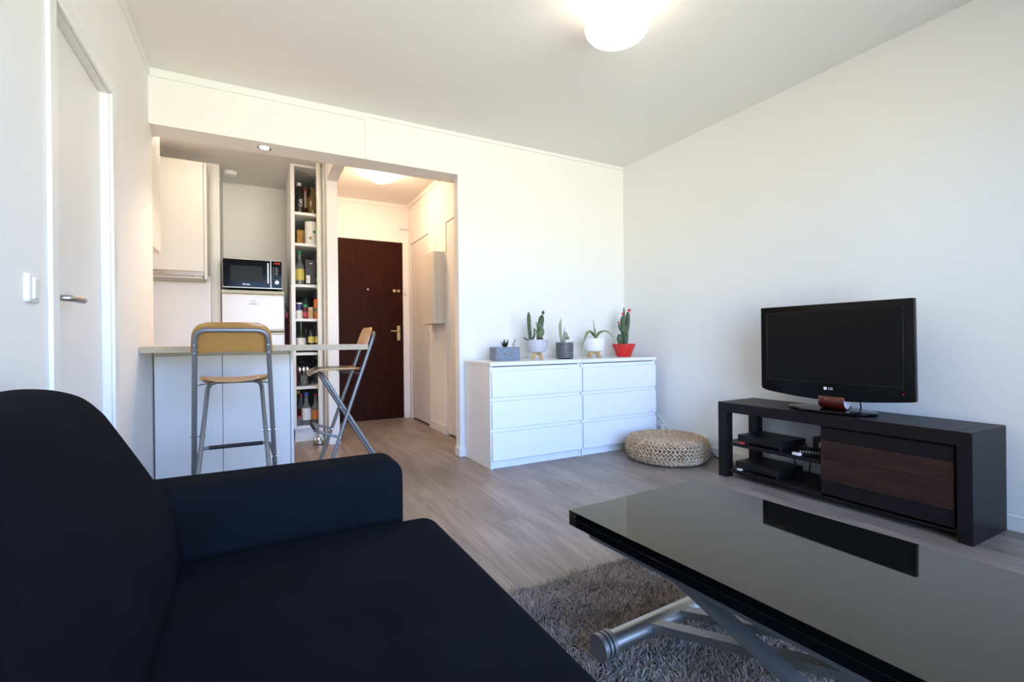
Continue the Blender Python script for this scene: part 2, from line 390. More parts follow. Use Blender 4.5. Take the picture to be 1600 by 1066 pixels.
# left wall with a door opening
D0, D1, DZ = -1.58, -.91, 2.045
b = MB().box(-.12, 0, REAR, D0, 0, H).box(-.12, 0, D1, .09, 0, H).box(-.12, 0, D0, D1, DZ, H).box(-1.0, -.12, 0, .09, 0, H)
wl = struct(b.build('wall_left', 'wall'))
struct(MB().box(-1.0, -.90, .09, 1.65, 0, H).build('wall_kitchen_left', 'wall'))
struct(MB().box(-1.0, .276, 1.65, 2.35, 0, H).build('wall_kitchen_chase', 'wall'))
FD0, FD1, FDZ = 1.262, 2.168, 2.155
b = MB().box(.276, FD0, 2.2, 2.35, 0, H).box(FD1, 2.40, 2.2, 2.35, 0, H).box(FD0, FD1, 2.2, 2.35, FDZ, H).box(FD0, FD1, 2.27, 2.35, 0, FDZ)
wb = struct(b.build('wall_back', 'wall'))
H1a, H1b, H2a, H2b, HDZ = 1.425, 2.12, .16, .895, 2.125
b = MB().box(2.24, 2.40, .09, H2a, 0, H).box(2.24, 2.40, H2b, H1a, 0, H).box(2.24, 2.40, H1b, 2.2, 0, H).box(2.24, 2.40, H2a, H2b, HDZ, H).box(2.24, 2.40, H1a, H1b, HDZ, H).box(2.30, 2.40, H2a, H2b, 0, HDZ).box(2.30, 2.40, H1a, H1b, 0, HDZ)
struct(b.build('wall_hall_right', 'wall'))
struct(MB().box(1.147, 1.240, 1.04, 2.2, 0, H).box(1.147, 1.240, .215, 1.04, 2.424, H).build('wall_hall_partition', 'wall'))
struct(MB().box(0, 2.24, 0, .215, 2.287, H).build('wall_header', 'wall'))
struct(MB().box(2.015, 3.90, 0, .09, 0, 2.287).box(2.24, 3.90, 0, .09, 2.287, H).build('wall_living_back', 'wall'))
struct(MB().box(W, 3.90, REAR, 0, 0, H).build('wall_right', 'wall'))
b = MB().box(-.12, WX0, REAR-.2, REAR, 0, H).box(WX1, 3.90, REAR-.2, REAR, 0, H).box(WX0, WX1, REAR-.2, REAR, 0, WZ0).box(WX0, WX1, REAR-.2, REAR, WZ1, H)
struct(b.build('wall_rear', 'wall'))
# rear window
w1 = struct(MB().box(WX0, WX0+.06, REAR-.15, REAR-.08, WZ0, WZ1).box(WX1-.06, WX1, REAR-.15, REAR-.08, WZ0, WZ1).box(WX0, WX1, REAR-.15, REAR-.08, WZ0, WZ0+.06).box(WX0, WX1, REAR-.15, REAR-.08, WZ1-.06, WZ1).box((WX0+WX1)/2-.05, (WX0+WX1)/2+.05, REAR-.15, REAR-.08, WZ0, WZ1).build('window_1', 'trim', origin=(2.27, REAR-.1, WZ0)))
for x0, x1 in ((WX0+.06, (WX0+WX1)/2-.05), ((WX0+WX1)/2+.05, WX1-.06)):
    MB().box(x0, x1, REAR-.118, REAR-.112, WZ0+.06, WZ1-.06).build('pane', 'glass', w1, smooth=False)
# cornices and trims
def trim(n, m='trim', **k): return None
struct(MB().box(0, 1.285, -.012, 0, H-.048, H).build('trim_1', 'trim'))
struct(MB().box(1.285, W, -.012, 0, H-.028, H).build('trim_2', 'trim'))
struct(MB().box(0, .012, REAR, -.012, H-.045, H).build('trim_3', 'trim'))
struct(MB().box(1.285, 1.303, -.010, 0, 2.292, H-.028).build('trim_4', 'trim'))
struct(MB().box(1.24, 2.24, 2.188, 2.2, H-.04, H).box(2.228, 2.24, .215, 2.188, H-.05, H).build('trim_5', 'trim'))
struct(MB().box(2.232, 2.24, 1.195, 1.215, 1.80, H-.05).build('trim_6', 'trim'))
def baseboard(n, boxes):
    b = MB()
    for q in boxes: b.box(*q, .004, 2)
    return struct(b.build(n, 'trim'))
baseboard('baseboard_right', [(W-.012, W, REAR, 0, 0, .075)])
baseboard('baseboard_back', [(2.003, W-.012, -.012, 0, 0, .075), (2.003, 2.015, 0, .09, 0, .075)])
baseboard('baseboard_left', [(0, .012, REAR, D0-.07, 0, .075), (0, .012, D1+.07, -.002, 0, .075)])
baseboard('baseboard_hall', [(2.228, 2.24, H2b, H1a, 0, .09), (2.17, 2.228, 2.188, 2.2, 0, .09), (1.24, 1.25, 1.05, 2.19, 0, .075)])
# left door: recessed slab, architrave, lever
d1 = struct(MB().box(-.075, -.030, D0+.004, D1-.004, .006, DZ-.004, .002, 1).build('door_1', 'doorwhite', origin=(-.03, -1.25, 0)))
b = MB()
for y0, y1 in ((D0-.062, D0), (D1, D1+.075)): b.box(0, .014, y0, y1, 0, DZ+.06, .004, 2)
b.box(0, .014, D0, D1, DZ, DZ+.06, .004, 2); b.build('architrave', 'trim', d1)
h = MB().cyl((-.030, -1.525, 1.09), (.022, -1.525, 1.09), .011).lathe([(0, 0), (.025, 0), (.025, .006), (0, .006)], (0, 0, 0), 20)
lv = MB().box(-.008, .0, -1.548, -1.502, .98, 1.15, .002); lv.bm.free()
h = MB(); h.tube([(-.028, -1.535, 1.092), (.02, -1.535, 1.092)], .010, 16); h.tube(arc_corner((.0, -1.535, 1.092), (.03, -1.535, 1.092), (.03, -1.40, 1.092), .02)+[Vector((.03, -1.45, 1.093)), Vector((.028, -1.405, 1.094)), Vector((.024, -1.385, 1.095))], [.011]*7+[.0125, .011, .006], 14)
lab(h.build('handle', 'steel', d1), 'brushed metal lever handle')
# front door
d2 = struct(MB().box(FD0+.003, FD1-.003, 2.212, 2.258, .004, FDZ-.003, .002, 1).build('door_2', 'doorwood', origin=(1.715, 2.212, 0)))
MB().box(FD1-.078, FD1-.040, 2.206, 2.212, .955, 1.135, .002).build('lock_plate', 'brass', d2)
MB().tube(arc_corner((FD1-.06, 2.212, 1.068), (FD1-.06, 2.165, 1.068), (FD1-.17, 2.165, 1.068), .02)+[Vector((FD1-.165, 2.165, 1.068))], .009, 12).build('handle', 'brass', d2)
MB().cyl((FD1-.058, 2.206, 1.00), (FD1-.058, 2.185, 1.00), .014).build('lock_cylinder', 'brass', d2)
MB().box(FD1-.125, FD1-.090, 2.195, 2.212, 1.542, 1.578, .003).build('lock_latch', 'brass', d2)
MB().cyl((FD1-.058, 2.212, 1.56), (FD1-.058, 2.192, 1.56), .018).build('lock_knob', 'brass', d2)
MB().cyl((1.746, 2.212, 1.567), (1.746, 2.206, 1.567), .009, n=16).build('peephole', 'brass', d2)
# hall doors
d3 = struct(MB().box(2.248, 2.29, H1a+.005, H1b-.005, .022, HDZ-.005, .002, 1).build('door_3', 'doorwhite', origin=(2.25, 1.77, 0)))
for z in (.35, 1.05, 1.80): MB().cyl((2.243, H1b-.002, z), (2.243, H1b-.002, z+.07), .006, n=10).build('hinge', 'trim', d3)
MB().tube(arc_corner((2.25, 1.47, 1.06), (2.205, 1.47, 1.06), (2.205, 1.47, .94), .02)+[Vector((2.205, 1.47, .955))], .007, 10).build('handle', 'steel', d3)
d4 = struct(MB().box(2.248, 2.29, H2a+.005, H2b-.005, .022, HDZ-.005, .002, 1).build('door_4', 'doorwhite', origin=(2.25, .53, 0)))
for z in (.35, 1.15, 1.85): MB().cyl((2.243, H2b-.002, z), (2.243, H2b-.002, z+.08), .006, n=10).build('hinge', 'trim', d4)

# ================================================================== SOFA
sofa = thing('sofa', 'dark navy fabric sofa with rounded backrest and armrest in the foreground', 'sofa', (.5, -3.0, 0))
MB().soft(.03, .99, -4.03, -1.99, .06, .27, .02).build('base', 'sofa', sofa)
def backrest():
    prof = [(.025, .10), (.025, .76), (.04, .815), (.085, .840), (.15, .840), (.205, .822), (.243, .785), (.268, .745), (.337, .620), (.372, .545), (.392, .470), (.397, .40), (.385, .30), (.36, .22), (.33, .10)]
    # densify smoothly
    pts = []; n = len(prof)
    for i in range(n-1):
        p0, p1, p2, p3 = [Vector(prof[max(0, min(n-1, j))]) for j in (i-1, i, i+1, i+2)]
        for t in (0, .25, .5, .75):
            pts.append(.5*((2*p1)+(p2-p0)*t+(2*p0-5*p1+4*p2-p3)*t*t+(3*p1-p0-3*p2+p3)*t**3))
    pts.append(Vector(prof[-1])); m = len(pts)
    nor = []
    for i in range(m):
        d = (pts[(i+1) % m]-pts[i-1]).normalized(); nor.append(Vector((d.y, -d.x)))
    ys = [(-2.135, .05), (-2.14, .03), (-2.150, .014), (-2.165, .004), (-2.19, 0), (-2.6, -.006), (-3.0, -.008), (-3.4, -.006), (-3.83, 0), (-3.86, .01), (-3.88, .04)]
    b = MB(); bm = b.bm; R = []
    for y, ins in ys: R.append([bm.verts.new((max(.018, p.x+q.x*ins), y, p.y+q.y*ins)) for p, q in zip(pts, nor)])
    for A, B in zip(R[:-1], R[1:]):
        for i in range(m): bm.faces.new((A[i], A[(i+1) % m], B[(i+1) % m], B[i]))
    bm.faces.new(R[0]); bm.faces.new(list(reversed(R[-1])))
    bmesh.ops.recalc_face_normals(bm, faces=list(bm.faces))
    return b
backrest().build('backrest', 'sofa', sofa, angle=60)
MB().soft(.05, .965, -2.165, -1.975, .07, .575, .055).build('armrest', 'sofa', sofa, angle=60)
MB().soft(.05, .965, -4.05, -3.86, .07, .575, .055).build('armrest', 'sofa', sofa, angle=60)
MB().soft(.36, 1.055, -3.865, -2.160, .22, .405, .06, dome=.022).build('seat_cushion', 'sofa', sofa, angle=60)
for x_, y_ in ((.08, -2.05), (.86, -2.05), (.08, -3.97), (.86, -3.97)): MB().cyl((x_, y_, 0), (x_, y_, .07), .022).build('leg', 'blackplas', sofa)

# ================================================================== RUG
rug = thing('shag_rug', 'taupe grey shaggy rug under the black coffee table', 'rug', (1.7, -3.0, 0))
RX0, RX1, RY0, RY1 = 1.0, 2.33, -4.1, -2.06
MB().box(RX0, RX1, RY0, RY1, .0005, .008).build('backing', 'rugback', rug, smooth=False)
def pile():
    import numpy as np
    rng = np.random.default_rng(3); N = 62000
    P = np.stack([rng.uniform(RX0+.005, RX1-.005, N), rng.uniform(-3.55, RY1-.004, N)], 1)
    # tufts clump together
    P += rng.normal(0, .002, P.shape)
    ang = rng.uniform(0, 2*PI, N); cl = np.sin(P[:, 0]*34+np.sin(P[:, 1]*41)*2)+np.cos(P[:, 1]*29+P[:, 0]*17); ang = np.where(rng.random(N) < .6, cl*1.7+rng.normal(0, .7, N), ang)
    L = rng.uniform(.020, .036, N); lean = rng.uniform(.45, 1.15, N); wd = rng.uniform(.0016, .0026, N)
    d = np.stack([np.cos(ang), np.sin(ang), np.zeros(N)], 1); u = np.array([0, 0, 1.])
    base = np.concatenate([P, np.full((N, 1), .004)], 1)
    segs = []
    for t in (0, .4, .75, 1.0):
        th = lean*t
        segs.append(base+d*(L*t*np.sin(th)*.95)[:, None]+u*(L*t*np.cos(th*.85))[:, None])
    sd = np.stack([-np.sin(ang), np.cos(ang), np.zeros(N)], 1)
    V = []; wf = (1, 1.1, 1.0, .5)
    for s_, f_ in zip(segs, wf):
        w_ = (wd*f_)[:, None]
        V += [s_+sd*w_, s_-sd*w_*.5+d*w_*.8+u*w_*.3, s_-sd*w_*.5-d*w_*.8]
    V = np.stack(V, 1).reshape(-1, 3); V -= np.array(ORG[rug.name])
    F = []
    for s_ in range(3):
        for k_ in range(3):
            a_, c_ = s_*3+k_, s_*3+(k_+1) % 3
            F.append((a_, c_, c_+3, a_+3))
    F = np.array(F); F = (F[None]+(np.arange(N)*12)[:, None, None]).reshape(-1, 4)
    me = bpy.data.meshes.new('pile'); me.vertices.add(len(V)); me.vertices.foreach_set('co', V.ravel())
    me.loops.add(F.size); me.loops.foreach_set('vertex_index', F.ravel()); me.polygons.add(len(F)); me.polygons.foreach_set('loop_start', np.arange(len(F))*4); me.polygons.foreach_set('loop_total', np.full(len(F), 4))
    me.update(); me.materials.append(M['yarn']); me.shade_smooth()
    o = bpy.data.objects.new('pile', me); COL.objects.link(o); o.parent = rug; o['kind'] = 'stuff'
pile()

# ================================================================== COFFEE TABLE (built at its far left corner, then turned 3 degrees)
ct = thing('coffee_table', 'black glass lift-top coffee table on crossed steel legs with roller feet', 'coffee table', (0, 0, 0))
TW, TL = .572, 1.12
MB().box(0, TW, -TL, 0, .4040, .425, .0006, 1).build('table_top', 'blackglass', ct)
lab(MB().box(0, TW, -TL, 0, .3815, .4039, .0006, 1).build('folded_leaf', 'blackgloss', ct), 'second black leaf folded under the top')
b = MB()
for x0, x1, y0, y1 in ((.035, .065, -TL+.05, -.05), (TW-.065, TW-.035, -TL+.05, -.05), (.065, TW-.065, -.08, -.05), (.065, TW-.065, -TL+.05, -TL+.08)): b.box(x0, x1, y0, y1, .350, .379, .002)
lab(b.build('frame', 'steelgrey', ct), 'grey metal frame under the top')
for yy in (-.125, -TL+.16):
    ft = MB().cyl((.045, yy, .076), (TW-.045, yy, .076), .029, n=28).build('foot_tube', 'steel', ct)
    for s_, xx in ((-1, .045), (1, TW-.045)):
        MB().cyl((xx, yy, .076), (xx+s_*.012, yy, .076), .036, n=28).cyl((xx+s_*.018, yy, .076), (xx+s_*.026, yy, .076), .036, n=28).cyl((xx+s_*.032, yy, .076), (xx+s_*.046, yy, .076), .036, n=28).build('end_cap', 'satin', ft)
        MB().cyl((xx+s_*.012, yy, .076), (xx+s_*.018, yy, .076), .030, n=28).cyl((xx+s_*.026, yy, .076), (xx+s_*.032, yy, .076), .030, n=28).build('rubber_ring', 'blackrub', ft)
for xx in (.205, .335): MB().bar((xx, -.125, .080), (xx, -TL+.14, .345), .040, .022).build('scissor_leg', 'satin', ct)
for xx in (.150, .390): MB().bar((xx, -TL+.16, .080), (xx, -.14, .345), .040, .022).build('scissor_leg', 'steelgrey', ct)
ct.location = (1.388, -2.418, .0005); ct.rotation_euler = (0, 0, math.radians(3.0))

# ================================================================== TV STAND
ts = thing('tv_stand', 'dark wenge low television bench with open shelves and sawn-plank sliding door', 'tv stand', (3.55, -2.05, 0))
SX0, SX1, SY0, SY1, SH = 3.354, 3.740, -2.707, -1.387, .505
MB().box(SX0, SX1, SY0+.0555, SY1, .440, SH, .003).build('top', 'wenge', ts)
MB().box(SX0, SX1, SY0, SY0+.055, 0, SH, .003).build('side_panel', 'wenge', ts)
MB().box(SX0, SX0+.065, SY1-.065, SY1, 0, .440, .003).build('post', 'wenge', ts)
MB().box(SX1-.065, SX1, SY1-.065, SY1, 0, .440, .003).build('post', 'wenge', ts)
MB().box(SX0+.015, SX1-.01, SY0+.055, SY1-.03, .035, .060, .002).build('bottom_shelf', 'wenge', ts)
MB().box(SX0+.015, SX1-.070, -2.0445, SY1-.03, .218, .238, .002).build('middle_shelf', 'wenge', ts)
MB().box(SX0+.03, SX1-.01, -2.068, -2.045, .060, .440, .001).build('divider', 'wenge', ts)
MB().box(SX1-.03, SX1-.012, SY0+.055, -2.068, .060, .440, .001).build('back_panel', 'wenge', ts)
dr = MB().box(SX0+.032, SX0+.046, -2.640, -2.052, .042, .432, .001).build('door', 'wenge', ts)
for z0, z1, m_, pr in ((.362, .430, 'wenge', .0), (.263, .3605, 'sawn', .004), (.137, .2615, 'sawn', .006), (.046, .1355, 'wenge', .001)):
    MB().box(SX0+.016-pr, SX0+.033, -2.638, -2.054, z0, z1, .0015).build('board', m_, dr)
# ================================================================== TV
tv = thing('television', 'black flat-screen television on glossy oval stand with red neck', 'television', (3.52, -2.03, SH))
TY0, TY1, TX = -2.445, -1.620, 3.485
# outline in (y,z) with bowed lower edge
poly = [(TY1, 1.133), (TY0, 1.133), (TY0-.004, .604)]
for i in range(1, 20):
    t = i/20; poly.append((TY0-.004+(TY1-TY0+.002)*t, .604-.032*math.sin(PI*t)-.001))
poly += [(TY1-.006, .610), (TY1, .626)]
MB().prism(poly, 'x', TX, TX+.034, .003).prism([(TY1-.06, 1.09), (TY0+.06, 1.09), (TY0+.10, .66), (TY1-.10, .66)], 'x', TX+.05, TX+.10, .01).build('housing', 'tvgloss', tv, angle=30)
MB().box(TX-.0030, TX+.002, -2.398, -1.666, .676, 1.090, .001, 1).build('screen', 'screen', tv)
b = MB()
for q in ((-2.404, -2.398, .670, 1.096), (-1.666, -1.660, .670, 1.096), (-2.398, -1.666, .670, .676), (-2.398, -1.666, 1.090, 1.096)): b.box(TX-.005, TX+.002, *q, .001, 1)
b.build('bezel_rim', 'blackplas', tv)
g = MB().cyl((TX-.001, -2.018, .640), (TX+.001, -2.018, .640), .0095, n=24); g.text('LG', .021, (TX-.0008, -2.047, .640), (0, -1, 0), (0, 0, 1))
lab(g.build('logo', 'whiteprint', tv), 'round silver emblem with the letters LG')
MB().cyl((TX-.001, -2.40, .640), (TX+.001, -2.40, .640), .0024, n=12).build('power_light', 'ledred', tv)
nk = MB(); pr = []
for i in range(15):
    a_ = PI*(.78)+PI*1.02*i/14; pr.append((3.515+.048*math.cos(a_), .568+.046*math.sin(a_)))
inner = [(3.515+(x_-3.515)*.86, .568+(z_-.568)*.86) for x_, z_ in reversed(pr)]
nk.prism(pr+inner, 'y', -2.125, -1.985, .002).build('neck', 'redgloss', tv)
MB().cyl((3.515, -2.121, .568), (3.515, -1.989, .568), .039, n=24).box(3.515, 3.57, -2.08, -2.02, .545, .72).build('neck_core', 'bowlgrey', tv)
MB().lathe([(0, 0), (.98, 0), (1.0, .004), (1.0, .010), (.975, .013), (0, .013)], (0, 0, 0), 64).xf(Matrix.Translation((3.515, -2.03, SH+.004)) @ Matrix.Diagonal((.135, .235, 1, 1))).build('stand_base', 'blackgloss', tv)
MB().lathe([(0, 0), (.9, 0), (.9, .006), (0, .006)], (0, 0, 0), 48).xf(Matrix.Translation((3.515, -2.03, SH)) @ Matrix.Diagonal((.12, .21, 1, 1))).build('foot_pad', 'blackrub', tv)
MB().tube(bez((3.53, -2.17, .62), (3.545, -2.18, .55), (3.56, -2.165, .524)), .004, 8).build('cable', 'blackrub', tv)
# devices
def device(name, label, x0, x1, y0, y1, z, h, tagmat, cat):
    t = thing(name, label, cat, ((x0+x1)/2, (y0+y1)/2, z))
    MB().box(x0, x1, y0, y1, z+.014, z+.014+h, .003).build('case', 'blackplas', t)
    for fy in (y0+.03, y1-.05):
        for fx in (x0+.03, x1-.04): MB().cyl((fx, fy, z), (fx, fy, z+.015), .010, n=14).build('foot', 'blackrub', t)
    MB().box(x0-.002, x0+.004, y0+.05, y1-.12, z+.024, z+.030).build('front_slot', 'blackgloss', t)
    return t
device('set_top_box', 'flat black set-top box on the middle shelf of the television bench', 3.385, 3.63, -1.82, -1.515, .2392, .045, 'tagred', 'set-top box')
tag(MB().box(3.372, 3.40, -1.560, -1.532, .2392, .250, .003).build('red_plug', 'tagred'), 'small red plug tucked under the upper black box', 'plug')
device('media_player', 'flat black player on the bottom shelf of the television bench', 3.380, 3.63, -1.80, -1.50, .0612, .045, 'labwhite', 'player')
tag(MB().box(3.368, 3.395, -1.545, -1.517, .0612, .073, .003).build('white_plug', 'labwhite'), 'small white block under the lower black box', 'plug')
rt = thing('router', 'small black router standing behind the remote controls on the bench shelf', 'router', (3.60, -1.96, .2392))
MB().box(3.56, 3.64, -2.03, -1.90, .2392, .330, .006).build('case', 'blackplas', rt); MB().box(3.557, 3.561, -2.01, -1.94, .27, .30).build('front_plate', 'bowlgrey', rt)
def remote(name, label, c, rz):
    t = thing(name, label, 'remote control', c)
    R3 = Matrix.Rotation(rz, 3, 'Z')
    MB().obox(c+Vector((0, 0, .010)), .048, .16, .020, R3, .005).build('body', 'blackplas', t)
    b = MB()
    for i in range(8):
        for j in range(3): b.obox(c+R3 @ Vector((-.013+.013*j, -.06+.015*i, .0205)), .007, .007, .003, R3)
    b.build('buttons', 'bowlgrey', t); t.location = c
    return t
remote('remote_control', 'black remote control lying on the middle shelf beside the divider', Vector((3.44, -1.950, .2392)), .5)
tag(MB().box(3.375, 3.40, -1.93, -1.885, .2392, .256, .002).build('power_adapter', 'labwhite'), 'small white adapter at the shelf edge beside the remote', 'adapter')
for i, (p, q, r_) in enumerate((((3.650, -1.64, .275), (3.73, -1.66, .27), (3.695, -1.72, .068)), ((3.650, -1.74, .275), (3.73, -1.82, .26), (3.695, -1.80, .068)), ((3.650, -1.90, .275), (3.73, -1.93, .26), (3.695, -1.98, .068)))):
    tag(MB().tube(bez(p, q, r_, 14), .0035, 8).build('cable', 'blackrub'), ['black cable hanging behind the left end of the boxes', 'black cable looping behind the middle of the shelf', 'black cable dropping behind the shelf near the divider'][i], 'cable', 'cables behind the bench')
tag(MB().tube([(3.718, -.967, .100), (3.730, -1.0, .06), (3.728, -1.06, .010), (3.70, -1.16, .006), (3.63, -1.30, .006), (3.62, -1.46, .006), (3.64, -1.60, .006)], .004, 8).build('electric_cable', 'blackrub'), 'black power cord running along the floor from the wall socket to the bench', 'cord')
# wall sockets
so = thing('double_socket', 'white double wall socket with black plug beside the television bench', 'socket', (W, -.91, .08))
MB().box(W-.030, W, -.985, -.835, .082, .150, .006).build('plate', 'plastwhite', so)
for yy in (-.945, -.875): MB().cyl((W-.031, yy, .116), (W-.020, yy, .116), .021, n=24).build('outlet_ring', 'labwhite', so)
tag(MB().cyl((W-.031, -.945, .116), (W-.060, -.945, .112), .019, .016, n=20).build('black_plug', 'blackrub'), 'round black plug in the double wall socket', 'plug')
so2 = thing('wall_socket', 'white wall socket behind the right end of the chests of drawers', 'socket', (W, -.46, .11))
MB().box(W-.035, W, -.520, -.40, .115, .180, .006).build('plate', 'plastwhite', so2)
MB().cyl((W-.036, -.485, .150), (W-.030, -.485, .150), .012, n=16).build('switch_dot', 'bowlgrey', so2)
tag(MB().tube(bez((W-.01, -.43, .26), (W-.005, -.50, .20), (W-.006, -.62, .10), 10), .004, 8).build('white_cable', 'plastwhite'), 'thin white cable running down the wall behind the pouf', 'cable')

# ================================================================== CHESTS OF DRAWERS
def chest(x0, label):
    y0, y1, h_, w_ = -.478, -.012, .78, .805
    t = thing('chest_of_drawers', label, 'chest of drawers', (x0+w_/2, -.24, 0), 'white chests of drawers')
    MB().box(x0-.003, x0+w_+.003, y0-.018, y1, h_-.028, h_, .0015).build('top', 'lacquer', t)
    for xx in (x0, x0+w_-.018): MB().box(xx, xx+.018, y0+.002, y1, 0, h_-.0285, .001).build('side_panel', 'lacquer', t)
    MB().box(x0+.018, x0+w_-.018, y1-.012, y1, .01, h_-.0285).build('back_panel', 'lacq_in', t)
    MB().box(x0+.018, x0+w_-.018, y0+.014, y0+.03, 0, .065, .001).build('plinth', 'lacquer', t)
    zz = [.058, .292, .520, .7405]
    for i in range(3):
        d_ = MB().box(x0+.008, x0+w_-.006, y0-.018, y0+.001, zz[i]+.004, zz[i+1]-.026, .0015).build('drawer', 'lacquer', t)
        MB().box(x0+.019, x0+w_-.019, y0+.001, y0+.018, zz[i+1]-.0255, zz[i+1]+.0035, .001).build('grip_rail', 'lacquer', d_)
        MB().box(x0+.022, x0+w_-.022, y0+.02, y1-.03, zz[i]+.012, zz[i+1]-.07).build('drawer_box', 'lacq_in', d_)
    return t
chest(2.058, 'left white three-drawer chest holding the planter box and grey bowl')
chest(2.872, 'right white three-drawer chest holding the red cactus pot and white bowl')

# ================================================================== PLANTS
TZ = .781
def spines(): pass
def column(b, pts, r, ribs=6, n=24):
    """ribbed cactus stem"""
    pts = [Vector(p) for p in pts]; m = len(pts); rings = []
    prev = None
    for i, p in enumerate(pts):
        t = (pts[min(i+1, m-1)]-pts[max(i-1, 0)]).normalized()
        x_ = (Vector((1, 0, 0)) if prev is None else prev); x_ = (x_-t*x_.dot(t)).normalized(); prev = x_; y_ = t.cross(x_)
        rings.append([b.bm.verts.new(p+(x_*math.cos(2*PI*k/n)+y_*math.sin(2*PI*k/n))*r[i]*(1+.18*math.cos(ribs*2*PI*k/n))) for k in range(n)])
    for A, B in zip(rings[:-1], rings[1:]):
        for k in range(n): b.bm.faces.new((A[k], A[(k+1) % n], B[(k+1) % n], B[k]))
    b.bm.faces.new(list(reversed(rings[0]))); b.bm.faces.new(rings[-1])
    return b
def stem(p0, p1, r, bend=(0, 0, 0), n=9):
    p0, p1 = Vector(p0), Vector(p1); mid = (p0+p1)/2+Vector(bend)
    pts = bez(p0, mid, p1, n)
    rr = [r*(.8+.2*min(1, i/2)) if i < n-2 else r*(1.0, .85, .35)[i-(n-2)] for i in range(n+1)]
    return pts, rr
# 1: felt drawer planter
c = Vector((2.30, -.25, TZ))
t = thing('planter_box', 'blue-grey felt drawer-shaped planter with small handle at left', 'planter', c)
x0, x1, y0, y1 = c.x-.105, c.x+.105, c.y-.060, c.y+.060
q = MB().box(x0, x1, y0, y0+.006, TZ, TZ+.106, .0015).box(x0, x1, y1-.006, y1, TZ, TZ+.106, .0015).box(x0, x0+.006, y0+.006, y1-.006, TZ, TZ+.106).box(x1-.006, x1, y0+.006, y1-.006, TZ, TZ+.106).box(x0+.006, x1-.006, y0+.006, y1-.006, TZ, TZ+.006)
q.build('box', 'felt', t)
MB().box(x0+.007, x1-.007, y0+.007, y1-.007, TZ+.07, TZ+.088).build('soil', 'soil', t)
MB().tube([(c.x-.035, y0, TZ+.056), (c.x-.032, y0-.012, TZ+.052), (c.x, y0-.016, TZ+.050), (c.x+.032, y0-.012, TZ+.052), (c.x+.035, y0, TZ+.056)], .004, 10).build('handle', 'steel', t)
s_ = thing('dark_succulent', 'small dark spiky succulent in the middle of the felt planter', 'succulent', (c.x+.005, c.y, TZ+.088))
for k in range(17):
    a_ = 2*PI*k/17; o_ = .35+.65*((k*7) % 5)/5
    d_ = Vector((math.cos(a_), math.sin(a_), 0)); p = Vector((c.x+.005, c.y, TZ+.093))
    MB().leaf([p, p+d_*.026*o_+Vector((0, 0, .026)), p+d_*.046*o_+Vector((0, 0, .050+.014*(k % 3)))], [.015, .014, .002], .008, side=d_).build('leaf', 'darkleaf', s_)
s_ = thing('jade_sprig', 'thin dark leafy sprig at the right end of the felt planter', 'succulent', (c.x+.07, c.y, TZ+.088))
MB().tube([(c.x+.062, c.y, TZ+.085), (c.x+.075, c.y, TZ+.115), (c.x+.092, c.y, TZ+.158)], .002, 6).build('stem', 'darkleaf', s_)
for k, (dx, dz, lx, lz) in enumerate(((.064, .10, -.02, .006), (.072, .112, .02, .004), (.074, .118, -.022, .012), (.078, .125, .024, -.004), (.082, .133, -.020, .014), (.086, .14, .02, .010), (.09, .152, -.014, .014), (.092, .156, .014, .016))):
    p = Vector((c.x+dx, c.y, TZ+dz)); MB().leaf([p, p+Vector((lx*.5, -.004, lz*.6)), p+Vector((lx, -.006, lz))], [.004, .010, .003], .004).build('leaf', 'darkleaf', s_)
# 2: grey bowl on wooden feet
def bowl(name, label, c, r, h_, foot, m_):
    t = thing(name, label, 'plant pot', c)
    z0 = c.z+foot
    MB().lathe([(.0, 0), (r*.55, 0), (r*.78, h_*.10), (r*.95, h_*.38), (r, h_*.7), (r, h_), (r*.94, h_), (r*.93, h_*.75), (r*.86, h_*.4), (0, h_*.3)], (c.x, c.y, z0), 40).build('bowl', m_, t)
    MB().lathe([(0, 0), (r*.925, 0)], (c.x, c.y, z0+h_*.86), 32).build('soil', 'soil', t)
    for k in range(2):
        R_ = Matrix.Rotation(.25+k*PI/2, 4, 'Z'); w0, w1 = r*.76, r*.56
        pl_ = [(-w0, 0), (-w0+.022, 0)]
        for i in range(9):
            a_ = PI-PI*i/8; pl_.append(((w0-.030)*math.cos(a_)*.80, .006+foot*.60*math.sin(a_)))
        pl_ += [(w0-.022, 0), (w0, 0), (w1, foot+.008), (-w1, foot+.008)]
        MB().prism(pl_, 'y', -.006, .006, .001).xf(Matrix.Translation((c.x, c.y, c.z)) @ R_).build('wooden_foot', 'standwood', t)
    return z0+h_*.86+.004
c = Vector((2.592, -.26, TZ))
zs = bowl('footed_bowl', 'pale grey ribbed bowl planter on a light wooden stand', c, .090, .108, .054, 'bowlgrey')
s_ = thing('columnar_cactus', 'slim upright green cactus at the left of the grey bowl', 'cactus', (c.x-.06, c.y, zs))
p_, r_ = stem((c.x-.058, c.y, zs), (c.x-.076, c.y, zs+.235), .014, (-.006, 0, 0)); column(MB(), p_, r_, 5).build('stem', 'cactus', s_)
p_, r_ = stem((c.x-.06, c.y, zs+.01), (c.x-.135, c.y-.01, zs+.030), .006, (0, 0, -.012)); column(MB(), p_, r_, 5, 12).build('arm', 'cactus', s_)
for dx, dz in ((.030, .09), (.042, .065)):
    MB().tube(bez((c.x-.052, c.y+.01, zs), (c.x-.03+dx*.3, c.y, zs+dz*.4), (c.x-.058+dx, c.y, zs+dz), 6), .004, 8).build('shoot', 'darkleaf', s_)
s_ = thing('paddle_succulent', 'broad-leaved grey-green succulent in the centre of the grey bowl', 'succulent', (c.x+.02, c.y, zs))
MB().cyl((c.x+.02, c.y-.02, zs), (c.x+.02, c.y-.02, zs+.028), .026, .022, n=16).build('bulb', 'bulb', s_)
